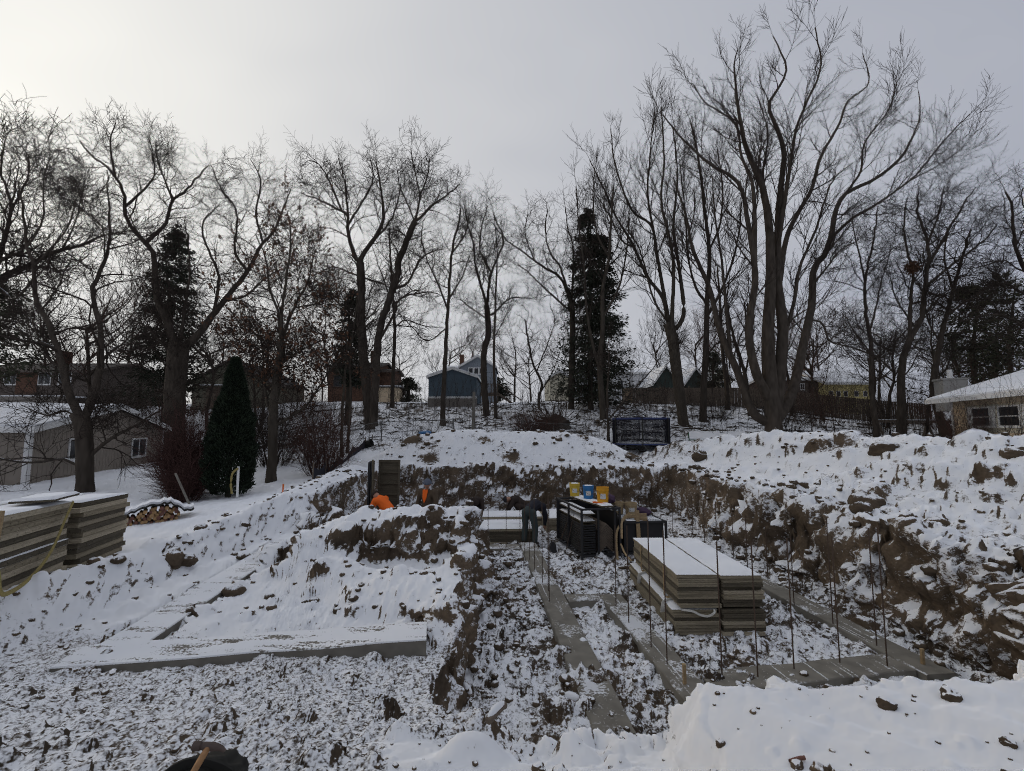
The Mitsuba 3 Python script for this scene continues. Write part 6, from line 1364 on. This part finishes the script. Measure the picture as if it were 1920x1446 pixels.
def litter():
    rng = np.random.default_rng(31)
    n = 1700; x = rng.uniform(-26, 30, n); y = rng.uniform(26, 44, n); z, nn = surf(np.c_[x, y])
    th = rng.random(n) * 2 * PI; L = rng.uniform(0.4, 2.4, n); m = 5; q = np.linspace(-0.5, 0.5, m)
    P = np.zeros((n, m, 3)); P[..., 0] = x[:, None] + np.cos(th)[:, None] * L[:, None] * q; P[..., 1] = y[:, None] + np.sin(th)[:, None] * L[:, None] * q * 0.7
    P[..., 2] = surf(P[..., :2].reshape(-1, 2))[0].reshape(n, m) + 0.03 + rng.normal(0, 0.05, (n, m))
    put('fallen_branches', tubes(P, rng.uniform(0.012, 0.045, (n, 1)) * np.linspace(1, 0.4, m), 5), 'bark', smooth=True, label='fallen dead branches scattered over the snowy slope', kind='stuff')
    labels['fallen_branches']['category'] = 'branches'
    n = 800; x = rng.uniform(-26, 32, n); y = rng.uniform(25.5, 46, n); z, nn = surf(np.c_[x, y]); h = rng.uniform(0.5, 3.2, n) ** 1.1
    P = np.zeros((n, 5, 3)); q = np.linspace(0, 1, 5); bend = rng.normal(0, 0.16, (n, 2))
    P[..., 0] = x[:, None] + bend[:, :1] * h[:, None] * q ** 1.6; P[..., 1] = y[:, None] + bend[:, 1:] * h[:, None] * q ** 1.6; P[..., 2] = z[:, None] - 0.05 + h[:, None] * q
    Rr = (0.006 + 0.004 * h)[:, None] * np.linspace(1, 0.4, 5)
    a, ra = sprout(rng, P, Rr, 6, 4, lambda pl, t, g: pl * (0.2 + 0.3 * g.random(t.shape)), 0.8, 0.06, 0.2, 0.2, 0.6, 0.006)
    put('undergrowth', join([tubes(P, Rr, 3), tubes(a, ra, 3)]), 'twig', smooth=True, label='thin leafless saplings and stalks all over the slope', kind='stuff'); labels['undergrowth']['category'] = 'saplings'
litter()
def clod_shape(rng, r, c, flat=0.7, sub=2, snow=0.0):
    m = trimesh.creation.icosphere(sub, 1.0); v = np.array(m.vertices); s = rng.random() * 50
    k = (0.62 + 0.75 * meshkit.fbm(v * 1.6 + s, 3, 3))[:, None]
    w = v * k * r * np.array([1, 0.8 + 0.4 * rng.random(), flat]); a = rng.random() * 6.28
    w = np.stack([w[:, 0] * math.cos(a) - w[:, 1] * math.sin(a), w[:, 0] * math.sin(a) + w[:, 1] * math.cos(a), w[:, 2]], 1)
    t = trimesh.Trimesh(w, m.faces, process=False); nz = np.array(t.vertex_normals)[:, 2]
    uv = np.stack([0.05 + (0.62 + snow) * sstep(0.45, 0.95, nz), np.full(len(w), 0.35 + 0.4 * rng.random())], 1)
    return w + c, np.array(m.faces), uv
def clods():
    rng = np.random.default_rng(41)
    V, FF, U, o = [], [], [], 0
    def scatter(n, xr, yr, size, ok, sub=1, sink=0.3, snow=0.0):
        nonlocal o
        x, y = rng.uniform(*xr, n), rng.uniform(*yr, n); z, nn = surf(np.c_[x, y]); d = height(x, y)[1]
        for i in range(n):
            if not ok(x[i], y[i], d['d'][i], nn[i, 2]): continue
            r = size * math.exp(rng.normal(0, 0.45)); v, f, u = clod_shape(rng, r, np.array([x[i], y[i], z[i] + r * (0.5 - sink)]), 0.7, 2 if r > 0.085 else sub, snow)
            V.append(v); FF.append(f + o); U.append(u); o += len(v)
    scatter(450, (6.0, 16), (4.5, 24), 0.036, lambda x, y, d, nz: True, 1, 0.35)
    scatter(300, (5.2, 9), (5, 18), 0.065, lambda x, y, d, nz: -0.5 < d < 1.5, 1, 0.2)
    scatter(300, (-5.5, 6), (16.8, 22.5), 0.05, lambda x, y, d, nz: True, 1)
    scatter(130, (-4.3, -0.2), (6.3, 11), 0.04, lambda x, y, d, nz: True, 1)
    scatter(320, (-7, -4.6), (4, 18), 0.032, lambda x, y, d, nz: True, 1)
    scatter(800, (-0.6, 6), (4.8, 16), 0.026, lambda x, y, d, nz: d < 0, 1, 0.25)
    scatter(260, (-5, 1.2), (2.4, 5.2), 0.011, lambda x, y, d, nz: True, 1, 0.25)
    scatter(90, (1.2, 6), (2.4, 4.2), 0.011, lambda x, y, d, nz: True, 1, 0.3)
    scatter(160, (-0.7, 0.3), (5.5, 11), 0.036, lambda x, y, d, nz: True, 1, 0.25)
    put('dirt_clods', (np.concatenate(V), np.concatenate(FF)), 'ground_mat', uv=np.concatenate(U), smooth=True, label='small clods of earth strewn over banks, heaps and pit floor', kind='stuff'); labels['dirt_clods']['category'] = 'clods'
    for lab, u, v, y, r, sn in (('large square clod with a thick snow cap at the right edge of the pit', 1852, 1216, 4.60, 0.16, 0.5), ('snow covered clod right behind the large square one', 1900, 1190, 4.9, 0.16, 0.6), ('dark round clod high on the right spoil heap', 1662, 917, 12.2, 0.24, 0.0), ('dark clod on the right spoil heap near the right edge', 1908, 930, 9.3, 0.17, 0.0), ('dark clod near the crest of the right spoil heap', 1312, 852, 19.0, 0.24, 0.0),
                                ('brown clod jutting from the top of the right bank', 1625, 962, 9.6, 0.26, 0.0), ('brown clod in the left bank below the leaning stacks', 322, 1048, 8.0, 0.17, 0.0), ('small brown clod right of the one in the left bank', 352, 1030, 8.2, 0.11, 0.0), ('brown clod on the near snow heap beside a scrap of wood', 1488, 1322, 2.95, 0.028, 0.0), ('small brown clod right of the wood scrap on the snow heap', 1530, 1330, 2.9, 0.035, 0.0), ('dark sliver of earth on the left shoulder of the near snow heap', 1332, 1312, 3.2, 0.030, 0.0), ('crumb of earth right of the sliver on the near snow heap', 1347, 1302, 3.3, 0.026, 0.0), ('brown clod low on the left flank of the near snow heap', 1340, 1432, 2.72, 0.06, 0.0), ('ragged brown clod at the lower left corner of the near snow heap', 1372, 1438, 2.68, 0.06, 0.2), ('long dark clod toward the lower right of the near snow heap', 1772, 1408, 2.75, 0.045, 0.0), ('second dark clod at the lower right of the near snow heap', 1790, 1418, 2.72, 0.04, 0.0),
                                ('small grey clod in the middle of the near snow heap', 1542, 1368, 2.9, 0.03, 0.1), ('tiny dark clod near the middle of the near snow heap', 1472, 1382, 2.85, 0.022, 0.0), ('dark clod below the middle of the near snow heap', 1568, 1397, 2.82, 0.028, 0.0), ('lone dark clod at the far right of the near snow heap', 1884, 1327, 3.1, 0.032, 0.0), ('flat clod on the back rim of the near snow heap', 1660, 1262, 3.6, 0.05, 0.2), ('small clod on the back rim right of the flat one', 1780, 1270, 3.7, 0.05, 0.2), ('small clod on the snow lumps at the bottom, left one', 1010, 1418, 3.15, 0.035, 0.2), ('small clod on the snow lumps at the bottom, right one', 1050, 1415, 3.15, 0.04, 0.1), ('flat brown clod on the near snow heap low down', 1430, 1430, 2.62, 0.045, 0.0)):
        k = thing('dirt_clod', lab, 'clod'); p = at_y(u, v, y); z = gz(p[0], p[1]); p[2] = min(max(p[2], z), z + r * 0.6) if r > 0.1 else z + r * 0.15
        a, f, uv = clod_shape(rng, r * 1.25, p, 0.85, 3, sn); put('lump', (a, f), 'ground_mat', k, smooth=True, uv=uv)
clods()
p = at_y(1490, 1312, 2.98); k = thing('wood_scrap', 'dark scrap of wood lying on the near snow heap', 'wood'); z = gz(p[0], p[1]); put('scrap', wire([[p[0] - .05, p[1], z + .010], [p[0], p[1] + .01, z + .018], [p[0] + .05, p[1] + .015, z + .022]], 0.012, 7), 'red_wood', k, smooth=True)
def clinging(key, lines, n, seed, size):
    rng = np.random.default_rng(seed); e = lines[rng.integers(0, len(lines), n)]; j = rng.integers(2, e.shape[1], n)
    c = e[np.arange(n), j] + rng.normal(0, 0.06, (n, 3)); put('dead_leaves', blades(c, rng.normal(size=(n, 3)) - [0, 0, .8], size * .6, size, rng), 'dead_leaf', key); labels[key + '__dead_leaves'] = {'kind': 'stuff'}
clinging(T5[0], T5[1][1], 2600, 1, 0.15)
